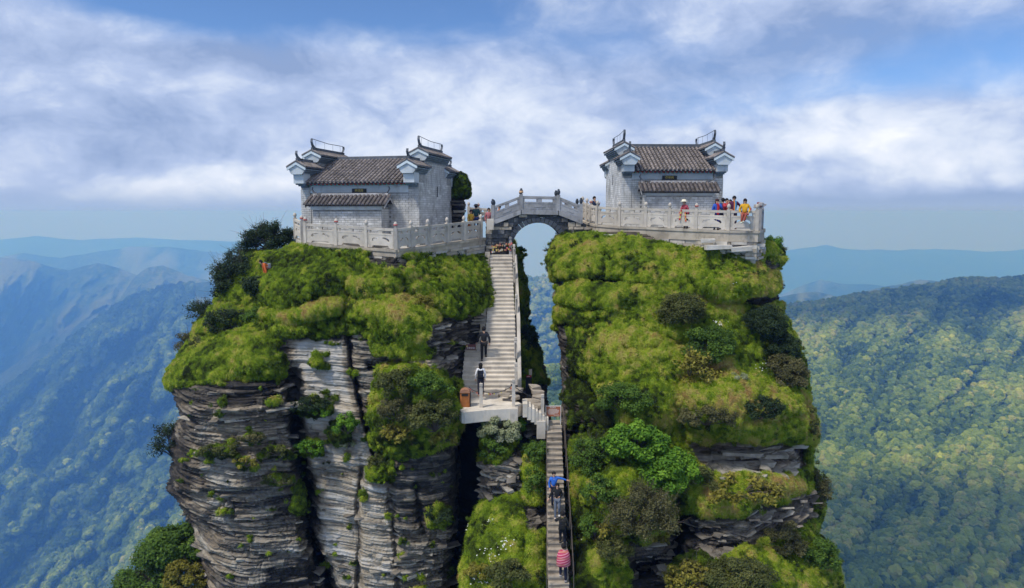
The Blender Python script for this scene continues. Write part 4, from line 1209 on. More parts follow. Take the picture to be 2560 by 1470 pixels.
bush(428, 1376, 80, 66, 33.0, 'green', 'large green thicket at the foot of the left cliff edge', dens=1.6, leaf=.13, root=(500, 1440, 32.6))
bush(372, 1462, 95, 50, 32.6, 'green', 'green thicket in the bottom left corner below the dark one', dens=1.5, leaf=.13, root=(500, 1500, 32.4), twiggy=.3)
bush(455, 1450, 52, 46, 31.8, 'yellow', 'yellow-olive bush against the foot of the left cliff', dens=1.3, leaf=.1, root=(505, 1490, 32.0))
cbush(A, 775, 1014, 48, 22, 'dark', 'dark heath clump on the pale grey rock panel', leaf=.08)
cbush(A, 800, 1032, 32, 14, 'bright', 'bright green fringe under the dark heath clump on the pale rock', leaf=.08)
cbush(A, 548, 1124, 48, 20, 'olive', 'long olive clump on the left rock block', leaf=.08)
cbush(A, 612, 1158, 32, 14, 'yellow', 'small yellow-green cushion below the long olive clump', leaf=.08)
cbush(A, 632, 1096, 34, 14, 'brown', 'brown dried clump on the left rock block', leaf=.07)
cbush(A, 690, 1130, 40, 14, 'olive', 'olive grass fringe near the deep crack of the left pillar', leaf=.08)
cbush(A, 778, 1118, 36, 24, 'bright', 'bright green ferns at the top of the deep black crack', leaf=.09)
cbush(A, 862, 1062, 32, 34, 'bright', 'bright green ferns hanging at the right side of the pale rock panel', leaf=.09)
cbush(A, 868, 1110, 20, 12, 'cream', 'small pale green rosette plant under the hanging ferns', leaf=.09)
cbush(A, 690, 1200, 42, 14, 'olive', 'thin olive ledge growth left of the deep crack', leaf=.07)
cbush(A, 1098, 1288, 34, 28, 'dark', 'dark green tuft on a pale ledge left of the black gorge', leaf=.08)
cbush(A, 990, 960, 50, 40, 'olive', 'olive bush topping the hanging garden left of the landing', leaf=.09)
cbush(A, 1070, 968, 56, 38, 'green', 'green bush between the litter bin and the olive bush', leaf=.09)
cbush(A, 1085, 1045, 60, 46, 'olive', 'big dull green bush hanging beside the landing slab', leaf=.09, dens=1.2)
cbush(A, 985, 1030, 48, 34, 'brown', 'dark brownish bush in the middle of the hanging garden', leaf=.08)
cbush(A, 1000, 1085, 44, 26, 'yellow', 'straw coloured grass clump hanging under the brownish bush', leaf=.14, twiggy=.6)
cbush(A, 1105, 1095, 36, 22, 'yellow', 'straw coloured grass clump next to the black gorge', leaf=.14, twiggy=.6)
cbush(A, 945, 1160, 26, 28, 'olive', 'mossy clump on the rock nose under the hanging garden', leaf=.09)
cbush(A, 1030, 760, 60, 20, 'yellow', 'yellowish heath on the crown of the big mossy boulder', dy=.1, leaf=.07)
cbush(Bt, 1245, 1078, 48, 32, 'cream', 'cream flowering bush under the landing slab', dy=-.1, leaf=.08, dens=1.4)
cbush(Bt, 1236, 1128, 28, 34, 'green', 'green bush below the cream flowering one', leaf=.09)
cbush(Bt, 1294, 1082, 22, 30, 'bright', 'bright green bush right of the cream flowering one', leaf=.09)
cbush(Bt, 1338, 1130, 24, 42, 'green', 'tall green shrub between the buttress and the top of the lower steps', leaf=.08)
cbush(Bt, 1330, 1205, 26, 36, 'green', 'rounded green shrub halfway down beside the lower steps', leaf=.08)
cbush(Bt, 1260, 1440, 50, 34, 'olive', 'olive shrub at the bottom of the buttress', leaf=.08)
cbush(Bt, 1195, 1440, 28, 30, 'yellow', 'yellow-green shrub at the bottom edge of the black gorge', leaf=.08)
cbush(Wg, 1300, 636, 14, 20, 'green', 'small green shrub at the top edge of the gap under the bridge', leaf=.09)
cbush(Wg, 1316, 850, 22, 36, 'dark', 'dark shrub growing on the cliff wing beside the stairway', leaf=.08)
cbush(Bp, 1386, 622, 18, 14, 'dark', 'dark tuft at the upper left rim of the right pillar', leaf=.08, twiggy=.6)
cbush(Bp, 1925, 612, 28, 20, 'bright', 'bright green clump at the upper right rim of the right pillar', leaf=.09)
cbush(Bp, 1706, 782, 54, 42, 'olive', 'round olive shrub in the middle of the green slope', dens=1.3, leaf=.08)
cbush(Bp, 1775, 872, 56, 52, 'green', 'dark leafy shrub diagonally below the round olive one', dens=1.3, leaf=.08)
cbush(Bp, 1905, 818, 54, 48, 'dark', 'very dark rounded shrub at the right shoulder of the right pillar', dens=1.5, leaf=.08)
cbush(Bp, 1940, 868, 52, 34, 'dark', 'very dark shrub joined below the rounded one on the right shoulder', dens=1.3, leaf=.08)
cbush(Bp, 1962, 935, 44, 46, 'brown', 'brownish green shrub on the right flank above the hanging grass', dens=1.2, leaf=.08)
cbush(Bp, 1905, 1026, 46, 28, 'dark', 'dark shrub just above the grey slab outcrop', dens=1.2, leaf=.08)
cbush(Bp, 1770, 1042, 60, 28, 'brown', 'brownish heather patch above the grey slab outcrop', dens=1.2, leaf=.07)
cbush(Bp, 1850, 950, 26, 16, 'cream', 'pale flowering umbels in the dry grass of the right pillar', leaf=.06)
cbush(Bp, 1590, 1110, 72, 46, 'bright', 'vivid green leafy bush, topmost and largest on the right pillar', dens=1.6, leaf=.13)
cbush(Bp, 1655, 1178, 74, 52, 'bright', 'vivid green leafy bush spreading down towards the rock face', dens=1.6, leaf=.13)
cbush(Bp, 1735, 1200, 50, 36, 'olive', 'dull green bush right of the vivid green ones', leaf=.09)
cbush(Bp, 1480, 1150, 46, 46, 'green', 'light green feathery bush beside the lower steps', leaf=.09, twiggy=.3)
cbush(Bp, 1500, 1230, 40, 36, 'green', 'lower light green bush beside the lower steps', leaf=.09)
cbush(Bp, 1598, 1285, 74, 58, 'brown', 'big round grey-brown twiggy bush with a straw fringe', dens=1.4, leaf=.07, twiggy=.5)
cbush(Bp, 1555, 1325, 46, 26, 'yellow', 'straw fringe under the left of the round grey-brown bush', leaf=.14, twiggy=.6)
cbush(Bp, 1640, 1335, 40, 18, 'yellow', 'straw fringe under the right of the round grey-brown bush', leaf=.14, twiggy=.6)
cbush(Bp, 1490, 1320, 34, 40, 'green', 'pale green flowering bush under the feathery ones', leaf=.08)
cbush(Bp, 1530, 1375, 48, 30, 'olive', 'dark olive bush low beside the steps', leaf=.09)
cbush(Bp, 1960, 1355, 48, 40, 'brown', 'grey green bush under the tilted rock strata', leaf=.08, dens=1.2)
cbush(Bp, 2045, 1235, 22, 50, 'brown', 'brown twiggy shrub on the outer right edge of the right pillar', leaf=.08, twiggy=.7)
cbush(Bp, 2045, 1400, 44, 46, 'green', 'green bush at the lower right edge of the right pillar', leaf=.09, dens=1.2)
cbush(Bp, 1850, 1440, 90, 34, 'olive', 'wide olive heath at the bottom of the right pillar', leaf=.08, dens=1.2)
cbush(Bp, 1720, 1450, 54, 30, 'yellow', 'straw grass clump at the bottom left of the wide olive heath', leaf=.13, twiggy=.6)
cbush(Bp, 1740, 930, 36, 50, 'yellow', 'long straw grass fountain on the right pillar', leaf=.16, twiggy=.9)
cbush(Bp, 1560, 1000, 60, 40, 'green', 'soft green fern bank above the vivid green bushes', leaf=.09)
cbush(Bp, 1860, 1225, 80, 24, 'yellow', 'straw grass thatch on the ledge under the slab outcrop', leaf=.16, twiggy=.6)
cbush(Bp, 2018, 1060, 18, 46, 'olive', 'olive growth on the right edge beside the slab outcrop', leaf=.09)


def flowers(C, spots, n, name, label, col=(.85, .86, .8)):
    bm = bmesh.new(); bmesh.ops.create_icosphere(bm, subdivisions=1, radius=1); me = bpy.data.meshes.new('flower'); bm.to_mesh(me); bm.free()
    me.materials.append(mat('petal_' + name, col, .7)); pr = bpy.data.objects.new('flower_model', me)
    r = np.random.default_rng(7); pts = []
    for (cx, cy, sx, sy) in spots:
        for _ in range(n):
            x, y = r.normal(cx, sx), r.normal(cy, sy)
            pts.append(np.array(at(x, y, on_cliff(C, x, y) - .16)))
    pts = np.array(pts); k = len(pts); s = .018 + .022 * r.random(k)
    o = scatter(name, pts, np.zeros((k, 3)), np.stack([s, s, s * .6], 1), np.zeros(k), [pr]); tag(o, label, 'flowers')


flowers(Bt, [(1225, 1385, 26, 14), (1262, 1355, 16, 8), (1232, 1305, 12, 8), (1180, 1320, 8, 6), (1200, 1455, 14, 10)], 26, 'wild_flowers', 'tiny white flowers dotting the grass of the buttress')
flowers(Bp, [(1872, 955, 12, 8), (1905, 920, 12, 10), (1860, 990, 10, 6), (1480, 1330, 12, 22), (1885, 1232, 10, 6), (1800, 810, 10, 4), (1840, 700, 24, 8)], 20, 'wild_flowers', 'tiny white flowers in the grass of the right pillar')
# ------------------------------------------------------------------ stonework materials
M_brick = mat('pale_grey_brick', (.54, .54, .53), .85, var=.28, scale=1.4, stain=(.20, .19, .16), stain_amt=.8, bump=.3, bscale=18)
M_mortar = mat('dark_mortar', (.27, .27, .26), .9, var=.3, scale=6)
M_plaster = mat('blue_white_plaster', (.50, .545, .57), .8, var=.12, scale=1.2, stain=(.15, .14, .12), stain_amt=.5)
M_tile = mat('brown_grey_roof_tile', (.20, .17, .155), .75, var=.55, scale=3.2, bump=.4, bscale=25, stain=(.36, .33, .30), stain_amt=.55)
M_tilebed = mat('dark_tile_bed', (.040, .036, .036), .9, var=.4, scale=5)
M_ridge = mat('blue_grey_ridge', (.10, .11, .125), .7, var=.35, scale=3)
M_trim = mat('pale_blue_trim', (.56, .63, .66), .7, var=.12, scale=4)
M_corbel = mat('slate_blue_corbel', (.13, .165, .19), .75, var=.3, scale=4)
M_pale_ridge = mat('pale_grey_ridge', (.42, .40, .39), .8, var=.25, scale=6, stain=(.1, .1, .1), stain_amt=.5)
M_stone = mat('carved_grey_stone', (.50, .45, .385), .85, var=.18, scale=1.6, stain=(.20, .18, .15), stain_amt=.5, bump=.35, bscale=16)
M_coping = mat('weathered_coping', (.40, .35, .28), .9, var=.25, scale=1.3, stain=(.13, .11, .085), stain_amt=.7, bump=.4, bscale=12)
M_block = mat('pale_stone_block', (.50, .47, .42), .9, var=.25, scale=1.1, stain=(.2, .18, .15), stain_amt=.5, bump=.4, bscale=10)
M_bridge = mat('blue_grey_stone', (.30, .30, .31), .85, var=.22, scale=1.8, stain=(.10, .10, .10), stain_amt=.6, bump=.35, bscale=16)
M_darkstone = mat('dark_wet_stone', (.075, .078, .082), .8, var=.6, scale=2.2, stain=(.32, .30, .27), stain_amt=.5, bump=.6, bscale=9)
M_arch = mat('dark_arch_stone', (.050, .060, .075), .8, var=.4, scale=2.2, bump=.4, bscale=9)
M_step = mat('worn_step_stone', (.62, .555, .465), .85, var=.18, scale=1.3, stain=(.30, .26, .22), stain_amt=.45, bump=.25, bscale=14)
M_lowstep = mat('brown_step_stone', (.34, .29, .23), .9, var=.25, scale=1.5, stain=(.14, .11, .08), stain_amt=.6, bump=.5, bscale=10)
M_floor = mat('terrace_floor', (.42, .39, .34), .9, var=.2, scale=1)
M_red = mat('faded_red_paint', (.36, .035, .025), .7, var=.3, scale=5)
M_teal = mat('teal_paint', (.05, .25, .20), .7, var=.4, scale=9)
M_black = mat('black_lacquer', (.012, .012, .014), .4)
M_gold = mat('gold_paint', (.55, .42, .10), .5)
M_wire = mat('dark_wire', (.03, .03, .035), .6)
M_ribbon = mat('red_ribbon', (.46, .13, .11), .8, var=.4, scale=9)
M_ochre = mat('ochre_ribbon', (.50, .30, .16), .8, var=.4, scale=9)


class MB:
    def __init__(self):
        self.v = []; self.f = []

    def box(self, x0, x1, y0, y1, z0, z1, M=None, jit=0, r=None):
        b = len(self.v)
        for z in (z0, z1):
            for (x, y) in ((x0, y0), (x1, y0), (x1, y1), (x0, y1)):
                p = Vector((x, y, z))
                if jit: p += Vector((r.uniform(-jit, jit), r.uniform(-jit, jit), r.uniform(-jit, jit)))
                self.v.append(M @ p if M is not None else p)
        for q in ((3, 2, 1, 0), (4, 5, 6, 7), (0, 1, 5, 4), (1, 2, 6, 5), (2, 3, 7, 6), (3, 0, 4, 7)):
            self.f.append(tuple(b + k for k in q))
        return self

    def prism(self, prof, a0, a1, axis='y'):
        """prof: list of (u,z), extruded along axis from a0 to a1; u runs along the other horizontal axis"""
        b = len(self.v); n = len(prof)
        for a in (a0, a1):
            for (u, z) in prof:
                self.v.append(Vector((u, a, z)) if axis == 'y' else Vector((a, u, z)))
        self.f.append(tuple(b + k for k in range(n))[::-1] if axis == 'y' else tuple(b + k for k in range(n)))
        self.f.append(tuple(b + n + k for k in range(n)) if axis == 'y' else tuple(b + n + k for k in range(n))[::-1])
        for k in range(n):
            k2 = (k + 1) % n
            q = (b + k, b + k2, b + n + k2, b + n + k)
            self.f.append(q if axis == 'y' else q[::-1])
        return self

    def lathe(self, prof, cx=0, cy=0, seg=10, z0=0):
        b = len(self.v); n = len(prof)
        for (r, z) in prof:
            for k in range(seg):
                a = 6.28318 * k / seg; self.v.append(Vector((cx + r * math.cos(a), cy + r * math.sin(a), z0 + z)))
        for i in range(n - 1):
            for k in range(seg):
                k2 = (k + 1) % seg
                self.f.append((b + i * seg + k, b + i * seg + k2, b + (i + 1) * seg + k2, b + (i + 1) * seg + k))
        self.f.append(tuple(b + k for k in range(seg))[::-1]); self.f.append(tuple(b + (n - 1) * seg + k for k in range(seg)))
        return self

    def tube(self, pts, r, sides=5, r1=None):
        V, Fq = tubes([([tuple(p) for p in pts], r, r if r1 is None else r1)], sides)
        b = len(self.v); self.v += [Vector(x) for x in V]; self.f += [tuple(b + k for k in q) for q in Fq]
        return self

    def raw(self, V, F_):
        b = len(self.v); self.v += [Vector(x) for x in V]; self.f += [tuple(b + k for k in q) for q in F_]
        return self

    def mesh(self, name, smooth=False):
        me = bpy.data.meshes.new(name); me.from_pydata([tuple(x) for x in self.v], [], self.f)
        bm = bmesh.new(); bm.from_mesh(me); bmesh.ops.recalc_face_normals(bm, faces=bm.faces); bm.to_mesh(me); bm.free()
        if smooth: me.polygons.foreach_set('use_smooth', [True] * len(me.polygons))
        me.update(); return me

    def build(self, name, m, parent=None, smooth=False, bevel=0.0):
        o = link(name, self.mesh(name, smooth), m, parent)
        if bevel:
            b = o.modifiers.new('bevel', 'BEVEL'); b.width = bevel; b.segments = 2; b.limit_method = 'ANGLE'
        return o


def put(me, name, parent, loc, rot=(0, 0, 0), scale=(1, 1, 1)):
    o = bpy.data.objects.new(name, me); COL.objects.link(o); o.parent = parent
    o.location = loc; o.rotation_euler = rot; o.scale = scale
    return o


# ------------------------------------------------------------------ temples
def tile_row_mesh(length, r=.062, tiles=12):
    """a row of half-round cover tiles lying down the slope (local -y is downhill), each tile overlapping the next"""
    b = MB(); seg = 6; L = length / tiles
    for k in range(tiles):
        y0, y1 = -k * L, -(k + 1) * L - .012
        V = []
        for (y, rr, dz) in ((y0, r * .86, 0), (y1, r * 1.06, .014)):
            for i in range(seg + 1):
                a = math.pi * i / seg; V.append((rr * math.cos(a), y, rr * math.sin(a) + dz))
        F_ = [(i, i + 1, seg + 2 + i, seg + 1 + i) for i in range(seg)] + [tuple(range(seg + 1, 2 * seg + 2))]
        b.raw(V, F_)
    me = b.mesh('tile_row'); me.materials.append(M_tile)
    return me


def tiled_slope(parent, x0, x1, ytop, ztop, ybot, zbot, pitch_px, name='roof', sgn=-1, rows_as_parts=True):
    run = abs(ybot - ytop); L = math.hypot(run, ztop - zbot); ang = math.atan2(ztop - zbot, run)
    b = MB()
    b.prism([(ytop, ztop), (ybot, zbot), (ybot, zbot - .09), (ytop, ztop - .09)], x0, x1, 'x')
    slab = b.build(name, M_tilebed, parent)
    n = max(3, int(round((x1 - x0) / pitch_px))); me = tile_row_mesh(L + .03, .36 * pitch_px, 13)
    if rows_as_parts:
        for k in range(n + 1):
            x = x0 + (x1 - x0) * (k + .0) / n
            rot = (ang, 0, 0) if sgn < 0 else (-ang, 0, math.pi)
            rot = Euler((ang, 0, 0)) if sgn < 0 else (Matrix.Rotation(math.pi, 4, 'Z') @ Matrix.Rotation(ang, 4, 'X')).to_euler()
            put(me, 'tile_row', slab, (x, ytop, ztop + .005), rot)
    return slab, ang


def horn(b, x, y, z, h, dirx=0, diry=-1, t=.10):
    """upturned ridge end: a curved tapering blade"""
    pts = [(-.55, 0), (-.28, .05 * h), (-.08, .30 * h), (.02, .68 * h), (-.02, h)]
    for i in range(len(pts) - 1):
        (a0, z0), (a1, z1) = pts[i], pts[i + 1]; w0 = .16 - .028 * i; w1 = .16 - .028 * (i + 1)
        V = []
        for (a, zz, w) in ((a0, z0, w0), (a1, z1, w1)):
            for (s, u) in ((-1, -1), (1, -1), (1, 1), (-1, 1)):
                if diry: V.append((x + s * t * .6, y + diry * a + u * w * .35, z + zz + u * w * .35 * (1 if i < 2 else .3)))
                else: V.append((x + dirx * a + u * w * .35, y + s * t * .6, z + zz + u * w * .35 * (1 if i < 2 else .3)))
        b.raw(V, [(0, 1, 5, 4), (1, 2, 6, 5), (2, 3, 7, 6), (3, 0, 4, 7), (0, 3, 2, 1), (4, 5, 6, 7)])


def wall_cap(parent, xc, y0, y1, zeave, zpeak, hornh, zr, half=.58):
    """little gabled tile roof that crowns one step of the gable wall, ridge running front to back"""
    b = MB(); b.prism([(xc - half, zeave), (xc, zpeak), (xc + half, zeave), (xc + half, zeave - .07), (xc, zpeak - .07), (xc - half, zeave - .07)], y0, y1, 'y')
    cap = b.build('wall_cap', M_ridge, parent)
    b = MB(); n = max(3, int((y1 - y0) / .17))
    for s in (-1, 1):
        for k in range(n + 1):
            y = y0 + .05 + (y1 - y0 - .1) * k / n
            b.tube([(xc + s * .04, y, zpeak + .0), (xc + s * half * 1.03, y, zeave + .0)], .045, 6)
    t = b.build('tiles', M_tile, cap); t['kind'] = 'stuff'
    b = MB(); b.box(xc - .06, xc + .06, y0 + .1, y1 - .1, zpeak - .02, zpeak + .16)
    horn(b, xc, y0 + .1, zpeak + .1, hornh, diry=-1); horn(b, xc, y1 - .1, zpeak + .1, hornh * .8, diry=1)
    b.build('ridge', M_ridge, cap)
    # pale bargeboards under the gable ends, pale gable field behind them
    for (ya, yb) in ((y0 + .061, y0 + .14), (y1 - .14, y1 - .061)):
        g = MB(); w = half - .12
        g.prism([(xc - w, zeave - .14), (xc, zpeak - .16), (xc + w, zeave - .14), (xc + w - .05, zeave - .30), (xc + w - .16, zeave - .42), (xc - w + .16, zeave - .42), (xc - w + .05, zeave - .30)], ya, yb, 'y')
        g.build('gable_field', M_plaster, cap)
    for (ya, yb) in ((y0 - .012, y0 + .06), (y1 - .06, y1 + .012)):
        b = MB()
        b.prism([(xc - half + .02, zeave - .075), (xc, zpeak - .075), (xc + half - .02, zeave - .075), (xc + half - .03, zeave - .20), (xc, zpeak - .20), (xc - half + .03, zeave - .20)], ya, yb, 'y')
        b.build('bargeboard', M_trim, cap)
    # stepped corbel courses below the eaves
    b = MB()
    for k in range(4):
        w = half - .06 - k * .075
        b.box(xc - w, xc + w, y0 + .15 + k * .004, y1 - .15 - k * .004, zeave - .10 - .085 * (k + 1), zeave - .10 - .085 * k + (-.012))
    b.build('corbel_course', M_corbel, cap)
    return cap


def brick_wall(parent, spots, target, name='brick'):
    """spots: list of (matrix-ready loc, rot z, length) ; nearest 300 become parts of their own, the rest one mesh"""
    me_cache = {}
    for i, (loc, rz, L) in enumerate(spots[:target]):
        k = round(L, 2)
        if k not in me_cache:
            m = MB().box(-k / 2 + .008, k / 2 - .008, -.02, .02, .008, .112).mesh('brick'); m.materials.append(M_brick); me_cache[k] = m
        put(me_cache[k], 'brick', parent, loc, (0, 0, rz))
    if len(spots) > target:
        b = MB()
        for (loc, rz, L) in spots[target:]:
            b.box(-L / 2 + .008, L / 2 - .008, -.02, .02, .008, .112, Matrix.Translation(loc) @ Matrix.Rotation(rz, 4, 'Z'))
        o = b.build('brick', M_brick, parent); o['kind'] = 'stuff'


def temple(name, label, FL, rz, L, Wd, H, slit_side, porch, plaque_text):
    """H: dict of heights above the floor"""
    T = empty(name, FL, rz); tag(T, label, 'temple', 'stone temples on the two summits')
    hw = H['wall']; tw = .6; R_ = random.Random(int(L * 100))
    b = MB(); b.box(tw, L - tw, .03, Wd - .03, 0, hw)
    fw = b.build('front_wall', M_mortar, T)
    sides = []
    for k, x0 in enumerate((0, L - tw)):
        b = MB()
        prof = [(0, 0), (Wd, 0), (Wd, H['fcap'] - .1), (Wd - .95, H['fcap'] - .1), (Wd - .95, H['ccap'] - .1), (.95, H['ccap'] - .1), (.95, H['fcap'] - .1), (0, H['fcap'] - .1)]
        b.prism([(y, z) for (y, z) in prof], x0 + .025, x0 + tw - .025, 'x')
        s = b.build('gable_wall', M_mortar, T); sides.append(s)
        # projecting eave blocks front and back
        for (ya, yb) in ((-.72, 0), (Wd, Wd + .72)):
            b = MB(); b.box(x0, x0 + tw, ya, yb, H['block'], H['fcap'] - .12)
            b.build('eave_block', M_plaster, T)
            b = MB(); o = .72 / 3
            for q in range(3):
                yy0, yy1 = (ya + o * (q + .6), -.002) if ya < 0 else (Wd + .002, yb - o * (q + .6))
                b.box(x0 + .03 + .02 * q, x0 + tw - .03 - .02 * q, yy0, yy1, H['block'] - .07 * (q + 1), H['block'] - .07 * q - .002)
            b.build('corbel', M_corbel, T)
        xc = x0 + tw / 2
        wall_cap(T, xc, -.95, 1.25, H['fcap'], H['fpeak'], .45, 0)
        wall_cap(T, xc, .75, Wd - .75, H['ccap'], H['cpeak'], H['horn'], 0, .60)
        wall_cap(T, xc, Wd - 1.25, Wd + .95, H['fcap'], H['fpeak'], .45, 0)
        # lightning wire over the central ridge
        b = MB(); z1 = H['cpeak'] + .1 + H['horn']
        pts = [(xc, .85, z1), (xc, 1.1, z1 - .02), (xc, Wd * .5, z1 - .12), (xc, Wd - .95, z1 - .10)]
        b.tube(pts, .018, 4)
        for y in (1.3, Wd * .42, Wd * .6, Wd - 1.3):
            b.tube([(xc, y, z1 - .09), (xc, y, H['cpeak'] + .14)], .007, 4)
        b.build('lightning_wire', M_wire, T)
    # main roof
    ze, zr = H['eave'], H['ridge']
    sl, ang = tiled_slope(T, tw + .02, L - tw - .02, Wd / 2, zr, -.45, ze, .235)
    sb, _ = tiled_slope(T, tw + .02, L - tw - .02, Wd / 2 + .002, zr, Wd + .45, ze, .235, sgn=1, rows_as_parts=False)
    b = MB(); b.box(tw + .0, L - tw - .0, Wd / 2 - .09, Wd / 2 + .09, zr - .02, zr + .20); b.build('ridge', M_ridge, T)
    b = MB(); b.box(tw + .02, L - tw - .02, -.36, -.32, ze - .14, ze - .01); b.build('fascia_board', M_red, T)
    n = int((L - 2 * tw) / .235); b = MB(); b2 = MB()
    for k in range(n + 1):
        x = tw + .02 + (L - 2 * tw - .04) * k / n
        b.lathe([(.0, 0), (.055, 0), (.055, .05), (0, .05)], 0, 0, 8)
        q = len(b.v) - 32
        for i in range(q, len(b.v)):
            v = b.v[i]; b.v[i] = Vector((x + v.x, -.50 + v.z, ze - .0 + v.y))
        b2.box(x + .09, x + .15, -.40, -.02, ze - .16, ze - .10)
    e = b.build('eave_tile', M_tile, T); e['kind'] = 'stuff'
    e = b2.build('rafter_end', M_teal, T); e['kind'] = 'stuff'
    b = MB(); b.box(tw, L - tw, -.012, .03, hw - .42, hw); b.build('plaster_band', M_plaster, T)
    # plaque
    px_ = H['plaque']
    b = MB(); b.box(px_ - .42, px_ + .42, -.06, -.014, hw - .42, hw - .20); pl = b.build('plaque', M_black, T)
    cu = bpy.data.curves.new('lettering', 'FONT'); cu.body = plaque_text; cu.size = .17; cu.align_x = 'CENTER'; cu.align_y = 'CENTER'; cu.extrude = .004
    lo = bpy.data.objects.new('lettering', cu); COL.objects.link(lo); lo.parent = pl; lo.location = (px_, -.068, hw - .31); lo.rotation_euler = (math.pi / 2, 0, 0); cu.materials.append(M_gold)
    # slit window in the gable wall that shows
    xs = L - .02 if slit_side > 0 else .02
    b = MB(); b.box(xs - .03, xs + .03, Wd * .52, Wd * .52 + .13, hw - .62, hw - .02); b.build('slit_window', M_black, T)
    # porch
    p0, p1, hp, hr, pe = porch
    b = MB(); b.box(p0, p1, -1.0, -.0, 0, hp)
    pw = b.build('porch', M_mortar, T)
    ps, _ = tiled_slope(T, p0 - .28, p1 + .28, -.52, hr, -1.32, pe, .235)
    ps2, _ = tiled_slope(T, p0 - .28, p1 + .28, -.518, hr, -.02, pe + .12, .235, sgn=1, rows_as_parts=False)
    b = MB(); b.box(p0 - .2, p1 + .2, -.58, -.46, hr - .03, hr + .12)
    b.build('porch_ridge', M_pale_ridge, T)
    for xx, dx in ((p0 - .25, -1), (p1 + .25, 1)):
        b = MB(); horn(b, xx, -.52, hr + .05, .42, dirx=dx, diry=0); b.build('porch_finial', M_ridge, T)
    b = MB(); b.box(p0 - .06, p1 + .06, -1.08, -1.002, hp - .16, hp - .005); b.box(p0 - .16, p1 + .16, -1.16, -1.002, hp - .0, hp + .09); b.build('porch_cornice', M_plaster, T)
    for s, xx in ((-1, p0 - .28), (1, p1 + .28)):
        b = MB(); xa, xb = (xx - .03, xx) if s < 0 else (xx, xx + .03)
        b.prism([(-1.30, pe - .09), (-.52, hr - .08), (-.04, pe + .06), (-.04, pe - .06), (-.52, hr - .20), (-1.30, pe - .2)], xa, xb, 'x')
        b.build('porch_bargeboard', M_pale_ridge, T)
    # bricks
    def wall_spots(fun, a0, a1, z1, rzl):
        out = []; r = 0; z = .0
        while z + .12 <= z1:
            off = .17 if r % 2 else 0; a = a0 - off
            while a < a1 - .03:
                s, e2 = max(a, a0), min(a + .34, a1)
                if e2 - s > .07: out.append((fun((s + e2) / 2, z), rzl, e2 - s))
                a += .34
            z += .12; r += 1
        return out
    out = []
    out += wall_spots(lambda a, z: Vector((a, -1.0, z)), p0, p1, hp - .17, 0)
    fr = wall_spots(lambda a, z: Vector((a, .03, z)), tw, L - tw, hw - .44, 0)
    fr = [s for s in fr if not (p0 - .1 < s[0].x < p1 + .1 and s[0].z < hr - .05)]
    sx = L - .025 if slit_side > 0 else .025
    sd_ = wall_spots(lambda a, z: Vector((sx, a, z)), 0, Wd, H['fcap'] - .75, math.pi / 2)
    ctr = []
    z = math.floor((H['fcap'] - .75) / .12) * .12
    while z < H['ccap'] - .62:
        y = 1.0
        while y < Wd - 1.0:
            ctr.append((Vector((sx, y + .17, z)), math.pi / 2, .34)); y += .34
        z += .12
    ends = wall_spots(lambda a, z: Vector((a, .0, z)), L - tw if slit_side > 0 else 0, L if slit_side > 0 else tw, H['block'] - .24, 0)
    ends2 = wall_spots(lambda a, z: Vector((a, .0, z)), 0 if slit_side > 0 else L - tw, tw if slit_side > 0 else L, H['block'] - .24, 0)
    pxs = p1 if slit_side > 0 else p0
    pside = wall_spots(lambda a, z: Vector((pxs, a, z)), -.98, -.02, hp - .1, math.pi / 2)
    allb = [s for g in (out, sd_) for s in g]; rest = fr + ends + ends2 + ctr + pside
    R_.shuffle(allb)
    brick_wall(T, allb + rest, 290)
    return T


FLl = at(757, 620, 39.07); FLl.z = -.82
temple('temple', 'left temple, brick wall marked by stains, with its right gable wall in view', FLl, -rad(13), 7.0, 5.6,
       dict(wall=3.24, block=3.32, fcap=4.22, fpeak=4.52, ccap=4.98, cpeak=5.25, horn=.54, eave=3.38, ridge=4.80, plaque=3.55), 1, (1.25, 5.25, 2.05, 2.66, 2.16), '释迦殿')
FLr = at(1551, 560, 39.8); FLr.z = .10
temple('temple', 'right temple beside the tourists, with its left gable wall in view', FLr, rad(1.5), 5.85, 5.4,
       dict(wall=3.10, block=3.10, fcap=3.88, fpeak=4.18, ccap=4.55, cpeak=4.86, horn=.60, eave=3.20, ridge=4.72, plaque=2.75), -1, (1.22, 4.95, 1.92, 2.48, 1.98), '弥勒殿')


# ------------------------------------------------------------------ balustrades
def seg_at_px(Aw, Bw, px):
    """point of the straight line Aw-Bw seen at column px"""
    def col(P):
        zc = (P[1]) * math.cos(PITCH) - (P[2] - CAM[2]) * math.sin(PITCH)
        return 1280 + FPX * P[0] / zc
    lo, hi = 0.0, 1.0
    for _ in range(40):
        m = (lo + hi) / 2
        if (col(Aw.lerp(Bw, m)) - px) * (col(Bw) - col(Aw)) < 0: lo = m
        else: hi = m
    return Aw.lerp(Bw, lo)


from mathutils.geometry import tessellate_polygon
PANEL = {}


